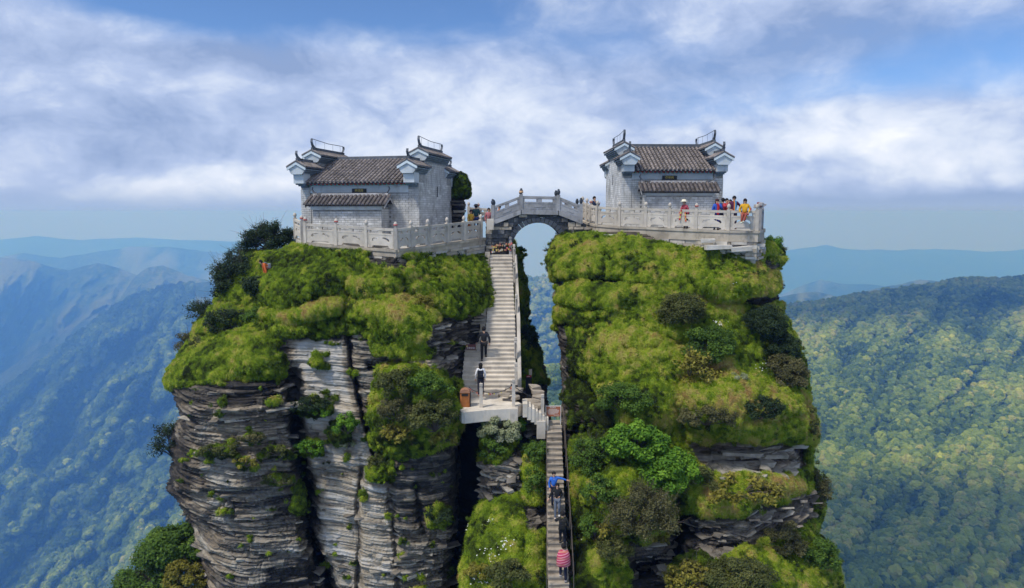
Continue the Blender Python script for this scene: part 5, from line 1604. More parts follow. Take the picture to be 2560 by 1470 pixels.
def panel_mesh(w, mtl, simple=False):
    key = (round(w, 2), mtl.name)
    if key in PANEL: return PANEL[key]
    w = key[0]; t = .05
    o = [(0, .03), (w * .16, .03), (w * .20, .12), (w * .24, .135), (w * .76, .135), (w * .80, .12), (w * .84, .03), (w, .03), (w, .74), (0, .74)]
    hl = [(w * .17, .37), (w * .20, .33), (w * .27, .40), (w * .36, .46), (w * .44, .51), (w * .40, .55), (w * .33, .545), (w * .28, .52), (w * .22, .50), (w * .18, .45)]
    hr = [(w - x, z) for x, z in hl][::-1]
    loops = [o, hl, hr]
    allp = [p for l in loops for p in l]
    tri = tessellate_polygon([[Vector((x, z, 0)) for x, z in l] for l in loops])
    b = MB(); V = [(x, -t, z) for x, z in allp] + [(x, t, z) for x, z in allp]; n = len(allp)
    F_ = [tuple(q) for q in tri] + [tuple(n + i for i in q)[::-1] for q in tri]
    s = 0
    for l in loops:
        m = len(l)
        for i in range(m): F_.append((s + i, s + (i + 1) % m, n + s + (i + 1) % m, n + s + i))
        s += m
    b.raw(V, F_)
    for y0, y1 in ((-t - .012, -t - .001), (t + .001, t + .012)):            # raised frame and a carved crest
        b.box(.03, w - .03, y0, y1, .66, .72); b.box(.03, .08, y0, y1, .2, .655); b.box(w - .08, w - .03, y0, y1, .2, .655)
        b.box(w * .24, w * .76, y0, y1, .15, .19)
    me = b.mesh('panel'); me.materials.append(mtl); PANEL[key] = me
    return me


_post_b = MB(); _post_b.box(-.085, .085, -.085, .085, -.1, 1.06)
POST = {}
RAILS = {}


def post_meshes(mtl):
    if mtl.name not in POST:
        b = MB(); b.box(-.085, .085, -.085, .085, -.12, 1.05); pm = b.mesh('post'); pm.materials.append(mtl)
        b = MB(); b.lathe([(.055, 1.05), (.06, 1.08), (.05, 1.11), (.085, 1.14), (.095, 1.19), (.09, 1.25), (.06, 1.30), (.03, 1.335), (.0, 1.34)], 0, 0, 12)
        fm = b.mesh('finial', True); fm.materials.append(mtl); POST[mtl.name] = (pm, fm)
    return POST[mtl.name]


def balustrade(name, label, P, mtl, ribbons=(), wrap=False, rails=True):
    e = empty(name, P[0]); tag(e, label, 'balustrade', 'carved stone balustrades'); o0 = Vector(P[0])
    pm, fm = post_meshes(mtl)
    for i, p in enumerate(P):
        d = (Vector(P[min(i + 1, len(P) - 1)]) - Vector(P[max(i - 1, 0)])); a = math.atan2(d.y, d.x)
        q = put(pm, 'post', e, Vector(p) - o0, (0, 0, a)); put(fm, 'finial', q, (0, 0, 0))
        if i in ribbons:
            b = MB(); b.lathe([(.092, 1.14), (.101, 1.17), (.099, 1.21), (.090, 1.23)], 0, 0, 10)
            b.build('ribbon', M_ribbon, q, True)
    for a_, b_ in zip(P[:-1], P[1:]):
        a_, b_ = Vector(a_), Vector(b_); d = b_ - a_; hd = Vector((d.x, d.y, 0)); w = hd.length; ang = math.atan2(d.y, d.x)
        if w < .3: continue
        sh = d.z / w
        Msh = Matrix.Identity(4); Msh[2][0] = sh
        base = a_ - o0

        def place(me, nm, par=e):
            o = bpy.data.objects.new(nm, me); COL.objects.link(o); o.parent = par
            o.matrix_local = Matrix.Translation(base) @ Matrix.Rotation(ang, 4, 'Z')
            return o
        u = w - .17
        pmesh = panel_mesh(u, mtl).copy(); pmesh.transform(Matrix.Translation((.085, 0, 0))); pmesh.transform(Msh)
        place(pmesh, 'panel')
        b = MB(); b.box(.085, w - .085, -.065, .065, .875, 1.0); m = b.mesh('handrail'); m.transform(Msh); m.materials.append(mtl); place(m, 'handrail')
        for f in (.0, .5, 1.0):
            xx = .085 + u * f; k = .5 if f in (0, 1) else 1
            wv_ = .16
            x0_, x1_ = (xx, xx + wv_) if f == 0 else ((xx - wv_, xx) if f == 1 else (xx - wv_ * .8, xx + wv_ * .8))
            b = MB(); b.box(x0_ + .02, x1_ - .02, -.04, .04, .741, .80); b.box(x0_, x1_, -.045, .045, .8, .874); m = b.mesh('bracket'); m.transform(Msh); m.materials.append(mtl); place(m, 'bracket')
    return e


V0 = at(739, 592, 38.6); V1 = at(765, 607, 35.8); V2 = at(990, 624, 33.4); V3 = at(1203, 595, 39.3)
PL = [seg_at_px(V1, V2, x) for x in (765, 842, 917)] + [seg_at_px(V2, V3, x) for x in (990, 1028, 1070, 1118, 1160, 1202)]
balustrade('balustrade', 'left terrace balustrade wrapping the front of the left temple', PL, M_stone, ribbons=(0, 1, 3))
balustrade('balustrade', 'short dark balustrade going back from the left end of the left terrace', [at(756, 602, 36.6), V0], M_stone, ribbons=(0,))
RT = [(1456, 548, 41.4), (1467, 553, 40.7), (1477, 557, 40.0), (1493, 561, 39.0), (1548.6, 565.5, 38.0), (1614, 567.5, 37.2), (1673.5, 570.5, 36.6), (1740, 573, 35.9), (1820, 576, 35.1), (1891, 577, 34.8)]
PR = [at(*p) for p in RT]
balustrade('balustrade', 'right terrace balustrade with the tourists leaning on it', PR, M_stone, ribbons=(2, 7))
balustrade('balustrade', 'right end balustrade of the right terrace, tied with ribbons', [at(1899, 573, 35.4), at(1904, 570, 36.8), at(1900, 566, 38.6)], M_bridge, ribbons=(0, 1, 2))
balustrade('balustrade', 'far balustrade on the summit behind the two visitors left of the bridge', [at(1172, 556, 46), at(1196, 558, 46), at(1232, 560, 45.5)], M_stone, ribbons=(1,))


# ------------------------------------------------------------------ terraces under the balustrades
def terrace(name, label, P, backs, ch, stones, mtl, seed, outset=.16):
    """P front edge points (coping top), backs = closing points; coping stones as parts, masonry below"""
    e = empty(name, P[0]); tag(e, label, 'terrace'); o0 = Vector(P[0]); r = random.Random(seed)
    P = [Vector(p) for p in P]
    poly = P + [Vector(b_) for b_ in backs]
    cen = sum((p for p in poly), Vector()) / len(poly)
    me = bpy.data.meshes.new('floor'); V = [p - o0 - Vector((0, 0, .10)) for p in poly] + [p - o0 - Vector((0, 0, 1.9)) for p in poly]; n = len(poly)
    me.from_pydata([tuple(v) for v in V], [], [tuple(range(n))] + [(i, (i + 1) % n, n + (i + 1) % n, n + i) for i in range(n)])
    link('floor', me, M_floor, e)
    for a_, b_ in zip(P[:-1], P[1:]):
        d = b_ - a_; w = Vector((d.x, d.y, 0)).length; ang = math.atan2(d.y, d.x); k = max(1, round(w / 1.15)); sh = d.z / w
        Msh = Matrix.Identity(4); Msh[2][0] = sh; Mt = Matrix.Translation(a_ - o0) @ Matrix.Rotation(ang, 4, 'Z')
        for i in range(k):
            x0, x1 = w * i / k, w * (i + 1) / k
            b = MB(); j = r.uniform(-.008, .008)
            b.box(x0 + .004, x1 - .004 + (.10 if i == k - 1 else 0), -outset - .02 + j, .24 + j, -.12, -.001); m = b.mesh('coping_stone'); m.transform(Msh); m.materials.append(mtl)
            o = link('coping_stone', m, None, e); o.matrix_local = Mt
            b = MB(); b.box(x0 + .004, x1 - .004 + (.08 if i == k - 1 else 0), -outset + .03 + j, .2 + j, -ch, -.122); m = b.mesh('curb_stone'); m.transform(Msh); m.materials.append(mtl)
            o = link('curb_stone', m, None, e); o.matrix_local = Mt
        z = -ch
        for row in range(stones):
            h = r.uniform(.13, .24); x = -r.uniform(0, .3)
            while x < w:
                L = r.uniform(.35, 1.1)
                if r.random() > .06:
                    b = MB(); pr_ = r.uniform(-.06, .14)
                    b.box(max(x, 0) + .012, min(x + L, w + .05) - .012, -outset + .05 - pr_, .3, z - h + .012, z - .006, jit=.012, r=r); m = b.mesh('stone'); m.transform(Msh); m.materials.append(M_block if r.random() < .65 else M_coping)
                    o = link('stone', m, None, e); o.matrix_local = Mt
                x += L
            z -= h
    return e


terrace('terrace', 'left terrace of pale coping stones under the left balustrade', [V1 - (V2 - V1) * .02, V2, V3 + (V3 - V2) * .03], [at(1215, 590, 44), at(1130, 580, 47), at(740, 590, 47), V0], .36, 3, M_coping, 3)
terrace('terrace', 'right terrace of weathered coping over loose masonry under the right balustrade', PR + [at(1904, 575, 35.6), at(1905, 571, 37.5)], [at(1900, 565, 47), at(1450, 548, 47)], .56, 5, M_coping, 4)

# loose slabs lying below the right terrace
_r = random.Random(9)
for (x, y, Yq, L, wd, h, lab) in ((1795, 618, 34.7, 1.3, .5, .22, 'long loose stone slab left of the fern below the right terrace'), (1852, 622, 34.6, 1.0, .5, .22, 'square loose stone slab below the right terrace corner'),
                                  (1880, 612, 35.0, 1.2, .4, .16, 'thin pale slab jutting from under the right terrace corner'), (1530, 588, 37.3, .9, .25, .1, 'thin pale slab below the left part of the right terrace'),
                                  (1770, 602, 35.0, .7, .3, .2, 'white block wedged under the right terrace curb')):
    b = MB(); b.box(-L / 2, L / 2, -wd / 2, wd / 2, -h / 2, h / 2, jit=.03, r=_r)
    o = b.build('stone_slab', M_block, None, bevel=.02); o.location = at(x, y, Yq); o.rotation_euler = (_r.uniform(-.05, .05), _r.uniform(-.06, .06), _r.uniform(-.2, .1)); tag(o, lab, 'stone slab')

# ------------------------------------------------------------------ arched bridge
BR = empty('arch_bridge', at(1343, 560, 39.4)); tag(BR, 'small hump-backed stone arch bridge joining the two summits', 'bridge')
bo = Vector(BR.location)
YB = 39.4


def bz(px, py, y=YB): return at(px, py, y) - bo


deck = [bz(1216, 562), bz(1232, 556), bz(1303, 529), bz(1396, 531), bz(1452, 553), bz(1466, 560)]
ac = bz(1345, 622); ar = (bz(1345, 557) - ac).z; art = ar + .30
na = 19
a0, a1 = rad(8), rad(172)
for i in range(na):
    t0, t1 = a0 + (a1 - a0) * i / na, a0 + (a1 - a0) * (i + 1) / na
    t0 += .008; t1 -= .008
    prof = [(ac.x + ar * math.cos(t0), ac.z + ar * math.sin(t0)), (ac.x + art * math.cos(t0), ac.z + art * math.sin(t0)), (ac.x + art * math.cos(t1), ac.z + art * math.sin(t1)), (ac.x + ar * math.cos(t1), ac.z + ar * math.sin(t1))]
    MB().prism(prof, -.02, 2.3, 'y').build('arch_stone', M_arch, BR)
# body between arch and deck
prof = [(p.x, p.z - .02) for p in deck]
prof = [(deck[0].x - .1, -1.9)] + prof + [(deck[-1].x + .1, -1.2), (ac.x + art + .0, -1.2)]
prof += [(ac.x + (art + .01) * math.cos(t), ac.z + (art + .01) * math.sin(t)) for t in np.linspace(rad(2), rad(178), 26)] + [(ac.x - art, -1.9)]
MB().prism(prof, .12, 2.2, 'y').build('bridge_body', M_darkstone, BR)
rr = random.Random(21)
z = -1.75
while z < .62:
    h = rr.uniform(.14, .26); x = deck[0].x - .05
    while x < deck[-1].x:
        L = rr.uniform(.22, .6); xm = x + L / 2
        top = np.interp(xm, [p.x for p in deck], [p.z for p in deck]) - .10
        dd = min(math.hypot(xx - ac.x, zz - ac.z) for xx in (x, xm, x + L) for zz in (z, z + h))
        if z + h < top and dd > art + .03 and z > -1.75 and (xm < ac.x or z > -1.1):
            MB().box(x + .012, x + L - .012, rr.uniform(-.06, .05), .3, z + .01, z + h - .01, jit=.015, r=rr).build('stone', M_darkstone if rr.random() < .8 else M_coping, BR)
        x += L
    z += h
# parapets on both sides: sloping plinth, panels, rails, posts
for side, yy in ((0, -.10), (1, 2.25)):
    for k, (a_, b_) in enumerate(zip(deck[1:4], deck[2:5])):
        w = b_.x - a_.x; sh = (b_.z - a_.z) / w; Msh = Matrix.Identity(4); Msh[2][0] = sh
        for nm, (z0, z1, y0, y1, x0, x1) in (('plinth', (-.14, .10, -.02, .22, -.02, w + .02)), ('parapet_panel', (.101, .56, .04, .15, .09, w - .09)), ('handrail', (.76, .88, .03, .17, .09, w - .09)),
                                             ('bracket', (.561, .759, .05, .14, w * .5 - .12, w * .5 + .12)), ('bracket', (.561, .759, .05, .14, .09, .20)), ('bracket', (.561, .759, .05, .14, w - .20, w - .09))):
            b = MB(); b.box(x0, x1, y0, y1, z0, z1); m = b.mesh(nm); m.transform(Msh); m.materials.append(M_bridge)
            o = link(nm, m, None, BR); o.location = (a_.x, yy, a_.z)
            if nm == 'parapet_panel':
                b = MB(); b.box(.16, w - .16, .028, .038, .16, .19); b.box(.16, w - .16, .028, .038, .47, .50); b.box(w * .35, w * .65, .02, .038, .26, .40); m = b.mesh('carving'); m.transform(Msh); m.materials.append(M_bridge); link('carving', m, None, o)
    for i, p in enumerate(deck[1:5]):
        b = MB(); b.box(-.095, .095, -.095, .095, -.14, .98); q = b.build('post', M_bridge, BR); q.location = (p.x, yy + .10, p.z)
        b = MB(); b.lathe([(.06, .98), (.065, 1.02), (.09, 1.05), (.10, 1.12), (.10, 1.18), (.06, 1.24), (.07, 1.27), (.03, 1.31), (0, 1.32)], 0, 0, 12); f = b.build('finial', M_arch, q, True)
        if i == 1 and side == 0:
            MB().lathe([(.108, 1.03), (.115, 1.10), (.108, 1.16)], 0, 0, 10).build('ribbon', M_ochre, q, True)
# stone benches / gate pier at the left foot of the bridge
o = MB().box(-.2, .2, -.2, .2, 0, .62).build('stone_pier', M_stone, None, bevel=.02); o.location = at(1226, 575, 39.0); tag(o, 'square stone pier at the left foot of the arch bridge', 'pier')

# ------------------------------------------------------------------ upper stairway
def flight(name, label, n, T0, T1, xl, xr, mtl, seed, nose=.03, group=None, wob=0.0, back=1.2):
    """n steps from T0 (px,py,Y of the top step) to T1 (bottom); xl/xr give the pixel columns of the edges against py"""
    top, bot = at(*T0), at(*T1); e = empty(name, bot); tag(e, label, 'stairway', group); r = random.Random(seed)
    rise = (top.z - bot.z) / n; run = (top.y - bot.y) / n
    for k in range(n + 1):
        z = bot.z + rise * k; y = bot.y + run * k
        s = -(z - CAM[2]) / y; py = T1[1] + (T0[1] - T1[1]) * k / n
        for _ in range(6):
            q = -ray(0, py)[1]; py += (s - q) * 900
        x0 = at(np.interp(py, [p[0] for p in xl], [p[1] for p in xl]), py, y).x; x1 = at(np.interp(py, [p[0] for p in xr], [p[1] for p in xr]), py, y).x
        b = MB(); w = r.uniform(-wob, wob)
        b.box(x0 + w, x1 + w * .5, -nose, run + .02, -.055, 0); b.box(x0 + .01 + w, x1 - .01 + w * .5, 0.0, back, -rise - .03, -.056)
        m = b.mesh('step')
        if wob:
            for v in m.vertices: v.co += Vector((0, r.uniform(-.015, .015), r.uniform(-.012, .012)))
        m.materials.append(mtl); o = link('step', m, None, e); o.location = (0 - bot.x, y - bot.y, z - bot.z)
    return e, bot, top, rise, run


ST, SB, STP, RISE, RUN = flight('stairway', 'long pale stone stairway climbing to the left summit', 34, (1252, 637, 39.0), (1222, 985, 32.6),
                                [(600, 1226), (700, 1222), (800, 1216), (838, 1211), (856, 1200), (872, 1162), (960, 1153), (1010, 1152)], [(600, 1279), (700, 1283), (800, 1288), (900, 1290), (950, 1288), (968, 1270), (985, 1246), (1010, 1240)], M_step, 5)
# low curb along the right side
b = MB()
for (pa, pb) in (((1288, 640, 39.0), (1296, 800, 35.9)), ((1296, 800, 35.9), (1299, 955, 33.3))):
    A_, B_ = at(*pa), at(*pb); V = []
    for P_ in (A_, B_):
        for (dx, dz) in ((-.09, -.5), (.09, -.5), (.09, .10), (-.09, .10)): V.append((P_.x + dx - SB.x, P_.y - SB.y, P_.z + dz - SB.z))
    b.raw(V, [(0, 1, 2, 3), (7, 6, 5, 4), (0, 4, 5, 1), (1, 5, 6, 2), (2, 6, 7, 3), (3, 7, 4, 0)])
b.build('curb', M_stone, ST)
# left stringer wall of rough stones
_r = random.Random(4)
for k in range(26):
    y = 634 + (870 - 634) * k / 26; Yq = np.interp(y, [637, 985], [39.0, 32.6]); xx = np.interp(y, [600, 700, 800, 870], [1222, 1217, 1210, 1203])
    P_ = at(xx, y, Yq) - SB
    MB().box(P_.x - .16, P_.x + .10, P_.y - .14, P_.y + .3, P_.z - .35, P_.z + .10 + _r.uniform(-.04, .05), jit=.02, r=_r).build('stringer_stone', M_coping, ST)

# landing
LD = empty('landing', at(1222, 1022, 30.7)); tag(LD, 'projecting stone landing at the foot of the upper stairway', 'landing'); lo_ = Vector(LD.location)
lz = lo_.z
lp = [onz(px, py, lz) for px, py in ((1154, 1030), (1162, 1031), (1208, 1026), (1278, 1022), (1306, 1011), (1290, 1001), (1290, 985), (1180, 975), (1150, 985), (1140, 1010))]
V = [p - lo_ for p in lp] + [p - lo_ - Vector((0, 0, .52)) for p in lp]; n = len(lp)
me = bpy.data.meshes.new('slab'); me.from_pydata([tuple(v) for v in V], [], [tuple(range(n)), tuple(range(2 * n - 1, n - 1, -1))] + [(i, n + i, n + (i + 1) % n, (i + 1) % n) for i in range(n)])
so = link('slab', me, M_step, LD)
MB().prism([(lp[3].x - lo_.x - .05, -1.0), (lp[3].x - lo_.x + .30, -1.0), (lp[3].x - lo_.x + .30, -.002), (lp[3].x - lo_.x - .05, -.002)], lp[3].y - lo_.y - .04, lp[3].y - lo_.y + .4, 'y').build('pier', M_stone, LD)
# broken flagstones beside the landing
FLAB = ['flagstone at the left end of the rubble between stairs and landing', 'upper flagstone in the rubble between stairs and landing', 'flagstone in the rubble right behind the landing corner post', 'flagstone at the upper right of the rubble behind the landing corner',
        'topmost brown flagstone of the pile beside the gap', 'second brown flagstone from the top beside the gap', 'third brown flagstone from the top beside the gap', 'fourth brown flagstone from the top beside the gap', 'lowest brown flagstone beside the gap, behind the side flight post',
        'flagstone left of the pile beside the gap, near the small dark sign', 'flagstone just behind the first side step', 'flagstone wedged behind the middle of the side flight']
_r = random.Random(12)
for (x, y, Yq, s) in ((1262, 985, 32.1, .42), (1275, 978, 32.5, .4), (1290, 992, 32.0, .35), (1298, 975, 32.6, .35), (1338, 968, 33.0, .45), (1344, 980, 32.7, .5), (1347, 992, 32.4, .5), (1344, 1003, 32.1, .5), (1340, 1014, 31.8, .5), (1326, 1000, 32.3, .45), (1318, 1012, 32.0, .45), (1332, 1022, 31.6, .4)):
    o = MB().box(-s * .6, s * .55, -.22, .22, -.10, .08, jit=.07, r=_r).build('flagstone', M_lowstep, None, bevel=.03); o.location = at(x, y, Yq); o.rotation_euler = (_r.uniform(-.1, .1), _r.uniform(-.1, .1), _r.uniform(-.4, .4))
    tag(o, FLAB.pop(0), 'flagstone', 'rough flagstones by the landing')

# short side flight turning down to the lower steps
SF = empty('side_steps', at(1345, 1033, 31.0)); tag(SF, 'short flight of steps going down right from the landing', 'steps'); so_ = Vector(SF.location)
tops = [(1308, 1010), (1319, 1017), (1328, 1022.5), (1337, 1028), (1345, 1033), (1354, 1039), (1362, 1044)]
for k, (px, py) in enumerate(tops):
    P_ = at(px, py, 30.85 + .03 * k) - so_; nx = at(tops[min(k + 1, 6)][0], py, 30.85).x - so_.x if k < 6 else P_.x + .17
    MB().box(P_.x - .02, nx - .004, P_.y - .02, P_.y + .9, P_.z - .62, P_.z).build('step', M_step, SF)
P_ = at(1353, 1058, 30.9) - so_
MB().box(P_.x - .2, P_.x + .2, P_.y - .03, P_.y + .5, P_.z - .75, P_.z + .1).build('pier', M_stone, SF, bevel=.02)

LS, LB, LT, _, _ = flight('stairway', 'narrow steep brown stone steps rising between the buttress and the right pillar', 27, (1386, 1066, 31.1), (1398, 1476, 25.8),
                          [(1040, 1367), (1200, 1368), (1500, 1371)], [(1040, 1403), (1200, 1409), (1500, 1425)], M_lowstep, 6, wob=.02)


# ------------------------------------------------------------------ posts, chains, bin, signs
def guard_post(px, pyb, Y, h, label, mtl=M_stone, w=.075):
    e = empty('guard_post', at(px, pyb, Y))
    MB().box(-w, w, -w, w, -.1, h - .16).build('shaft', mtl, e)
    MB().box(-w * 1.0, w * 1.0, -w, w, h - .10, h + .05).build('head', mtl, e, bevel=.02)
    MB().box(-w * .7, w * .7, -w * .7, w * .7, h - .16, h - .10).build('neck', mtl, e)
    tag(e, label, 'post', 'stone guard posts'); return e


GP = [(1285, 655, 39.0, .95, 'first guard post from the top of the upper stairway, near the padlocks'), (1286, 702, 37.8, .95, 'second guard post from the top of the upper stairway'),
      (1291, 782, 36.2, .95, 'third guard post from the top of the upper stairway, where it bends'), (1289, 880 + 12, 34.2, .95, 'fourth guard post, nearest above the bottom of the upper stairway'),
      (1290, 957, 33.1, .95, 'guard post at the bottom right corner of the upper stairway')]
posts_w = []
for (x, y, Yq, h, lab) in GP:
    guard_post(x, y, Yq, h, lab); posts_w.append(at(x, y, Yq))
lpost = [(1203, 1022, 30.95, 1.15, 'guard post on the landing edge in front of the woman with a backpack'), (1284, 1012, 31.1, 1.15, 'guard post on the right part of the landing edge'),
         (1356, 1046, 31.2, 1.1, 'guard post at the end of the short side flight')]
lw = []
for (x, y, Yq, h, lab) in lpost:
    guard_post(x, y, Yq, h, lab); lw.append(at(x, y, Yq))


def chain(name, label, P0, P1, sag, n=22, r=.018, m=M_wire, locks=0, group='chains between the guard posts'):
    e = empty(name, P0); o0 = Vector(P0); d = Vector(P1) - Vector(P0); rr_ = random.Random(int(d.length * 1000)); b = MB(); pts = []
    for i in range(n + 1):
        t = i / n; pts.append(tuple(d * t - Vector((0, 0, 4 * sag * t * (1 - t)))))
    b.tube(pts, r, 5); b.build('chain', m, e)
    for k in range(locks):
        t = rr_.uniform(.03, .97); p = d * t - Vector((0, 0, 4 * sag * t * (1 - t) + .05))
        s = rr_.uniform(.02, .036)
        MB().box(-s, s, -s * .5, s * .5, -s * 1.6, s * .6).build('padlock', rr_.choice([M_ribbon, M_ochre, M_gold, M_ribbon]), e).location = p + Vector((rr_.uniform(-.02, .02), rr_.uniform(-.03, .03), rr_.uniform(-.03, .03)))
    tag(e, label, 'chain', group); return e


up = Vector((0, 0, .82))
names = ['topmost chain on the right of the upper stairway', 'second chain on the right of the upper stairway', 'third chain on the right of the upper stairway', 'lowest chain on the right of the upper stairway']
for k in range(4): chain('chain', names[k], posts_w[k] + up, posts_w[k + 1] + up, .10)
chain('chain', 'chain with small padlocks from the litter bin to the landing post', at(1172, 1004, 31.3) + Vector((0, 0, .7)), lw[0] + Vector((0, 0, .85)), .10, locks=10)
chain('chain', 'sagging chain with padlocks across the landing edge', lw[0] + Vector((0, 0, .85)), lw[1] + Vector((0, 0, .95)), .22, locks=14)
chain('chain', 'chain from the landing corner down to the side flight post', lw[1] + Vector((0, 0, .9)), lw[2] + Vector((0, 0, .9)), .12)
# padlock rail at the head of the stairs
PLK = empty('padlock_rail', at(1229, 612, 39.2)); tag(PLK, 'rail crowded with padlocks and ribbons at the top of the stairway', 'padlock rail'); po = Vector(PLK.location)
PB_ = at(1280, 606, 39.2) - po
MB().tube([(0, 0, 0), tuple(PB_)], .03, 6).build('rail', M_wire, PLK)
MB().tube([(0, 0, -.25), tuple(PB_ - Vector((0, 0, .25)))], .02, 6).build('rail', M_wire, PLK)
_r = random.Random(31)
for k in range(70):
    t = _r.random(); s = _r.uniform(.025, .05); h = _r.choice([0, .25])
    p = PB_ * t + Vector((_r.uniform(-.02, .02), _r.uniform(-.10, -.02), -h - _r.uniform(.02, .16)))
    MB().box(-s, s, -s * .5, s * .5, -s * 1.4, s).build('padlock', _r.choice([M_ribbon, M_ochre, M_gold, M_black, M_ribbon, M_block]), PLK).location = p
guard_post(1276, 632, 39.2, .85, 'post wrapped in ribbons at the right end of the padlock rail', M_bridge)
o = MB().box(-.75, .75, -.2, .5, -.9, .0, jit=.05, r=_r).build('abutment_rock', M_darkstone, None, bevel=.03); o.location = at(1254, 622, 40.0); tag(o, 'dark rock behind the padlock rail at the top of the stairs', 'rock')
# side rails of the lower steps
for nm, col_a, col_b, lab in (('l', 1366, 1367, 'thin metal handrail on the left of the narrow lower steps'), ('r', 1408, 1434, 'thin metal handrail on the right of the narrow lower steps')):
    e = empty('handrail', at(col_b, 1470, 25.9)); o0 = Vector(e.location); pts = []
    for k in range(9):
        t = k / 8; P_ = at(col_a + (col_b - col_a) * t, 1066 + 404 * t, 31.1 - 5.2 * t)
        for _ in range(1):
            P_.z = LT.z + (LB.z - LT.z) * t; P_.y = LT.y + (LB.y - LT.y) * t
        P_.x = at(col_a + (col_b - col_a) * t, 1066 + 404 * t, P_.y).x
        MB().tube([tuple(P_ - o0 + Vector((0, 0, -.2))), tuple(P_ - o0 + Vector((0, 0, .85)))], .018, 6).build('post', M_twig, e)
        pts.append(tuple(P_ - o0 + Vector((0, 0, .85))))
    MB().tube(pts, .013, 5).build('rail', M_twig, e)
    MB().tube([tuple(Vector(p) - Vector((0, 0, .4))) for p in pts], .006, 5).build('rail', M_twig, e)
    tag(e, lab, 'handrail')

# litter bin
M_bin = mat('orange_brown_wood', (.36, .13, .035), .55, var=.25, scale=4)
M_bintop = mat('bin_lid', (.40, .20, .12), .6, var=.15, scale=4)
M_dark = mat('dark_metal', (.03, .03, .03), .5, metal=.3)
BN = empty('litter_bin', at(1163, 1019, 31.15)); tag(BN, 'orange-brown litter bin with a rounded lid at the left of the landing', 'litter bin')
MB().box(-.22, .22, -.18, .18, 0, .74).build('body', M_bin, BN, bevel=.015)
for k in range(5): MB().box(-.2 + .08 * k, -.2 + .08 * k + .07, -.196, -.181, .04, .56).build('slat', M_bin, BN)
MB().box(-.15, .15, -.198, -.182, .60, .70).build('slot', M_dark, BN)
MB().prism([(-.24, .74)] + [(.24 * math.cos(a), .74 + .17 * math.sin(a)) for a in np.linspace(math.pi, 0, 11)] + [(.24, .74)], -.2, .2, 'y').build('lid', M_bintop, BN)
MB().box(.223, .26, -.16, .16, .02, .72).build('side_panel', M_dark, BN)

# information board
M_sign = mat('red_brown_board', (.34, .115, .055), .6, var=.12, scale=5)
M_white = mat('white_lettering', (.72, .70, .66), .7)
SG = empty('information_board', at(1383, 1046, 31.35)); tag(SG, 'red-brown information board with white writing above the lower steps', 'sign')
k_ = 31.35 / FPX
MB().box(-.335, .335, -.02, .02, .10, .58).build('board', M_sign, SG)
MB().box(-.36, -.337, -.02, .02, -.45, .62).build('post', M_white, SG); MB().box(.337, .36, -.02, .02, -.45, .62).build('post', M_white, SG)
MB().box(-.337, .337, -.021, .021, .582, .60).build('frame', M_white, SG)


def text(body, size, loc, parent, m, align='CENTER', rz=0):
    cu = bpy.data.curves.new('lettering', 'FONT'); cu.body = body; cu.size = size; cu.align_x = align; cu.align_y = 'CENTER'; cu.extrude = .002
    o = bpy.data.objects.new('lettering', cu); COL.objects.link(o); o.parent = parent; o.location = loc; o.rotation_euler = (math.pi / 2, 0, rz); cu.materials.append(m); return o


text('安全提示', .075, (-.02, -.026, .52), SG, M_white)
for i, (w, zz, x0) in enumerate(((.40, .44, -.22), (.54, .395, -.27), (.52, .35, -.26), (.50, .305, -.26), (.47, .26, -.26), (.28, .215, -.22), (.26, .165, .02))):
    MB().box(x0, x0 + w, -.024, -.021, zz - .008, zz + .008).build('lettering', M_white, SG)
SG2 = empty('warning_sign', at(1177, 873, 34.0)); tag(SG2, 'small dark red warning sign with a yellow symbol at the left of the upper stairway', 'sign')
MB().box(-.25, .25, -.02, .02, -.02, .24).build('board', mat('maroon_board', (.13, .045, .04), .6, var=.2), SG2)
MB().prism([(-.235, .13), (-.135, .13), (-.185, .225)], -.03, -.021, 'y').build('symbol', M_gold, SG2)
text('注意安全', .105, (.0, -.026, .06), SG2, M_white)
MB().box(-.30, .30, -.12, .10, -.09, -.03).build('base', M_lowstep, SG2)
SG3 = empty('small_sign', at(1322, 944, 34.8)); tag(SG3, 'small dark red sign on a post among the shadows right of the landing', 'sign')
MB().box(-.13, .13, -.02, .02, .02, .12).build('board', mat('crimson_board', (.30, .02, .03), .6), SG3)
MB().box(-.10, .06, -.026, -.021, .05, .065).build('lettering', M_white, SG3)
MB().box(-.16, .16, .0, .08, -.9, .018).build('post', M_black, SG3)
MB().box(.0, .16, .0, .08, .13, .42).build('cap', M_coping, SG3)
# ------------------------------------------------------------------ people
M_skin = mat('skin', (.52, .31, .21), .6)
_CM = {}


def cloth(col, stripes=None):
    k = (tuple(col), stripes is not None)
    if k in _CM: return _CM[k]
    m = mat('cloth', col, .85, var=.15, scale=6)
    if stripes is not None:
        t = NT(m.node_tree); b = m.node_tree.nodes['Principled BSDF']
        v = t.node('ShaderNodeTexCoord').outputs['Object']; s = t.node('ShaderNodeSeparateXYZ'); t.l.new(v, s.inputs[0])
        w = t.m('SINE', t.m('MULTIPLY', t.m('ADD', s.outputs[2], t.m('MULTIPLY', s.outputs[0], .25)), 62.0))
        w2 = t.m('SINE', t.m('MULTIPLY', s.outputs[2], 25.0))
        c = t.mixc(t.smooth(w, .35, .6), (*col,), (*stripes[0],)); c = t.mixc(t.smooth(w2, .75, .9), c, (*stripes[1],))
        t.put(b.inputs['Base Color'], c)
    _CM[k] = m; return m


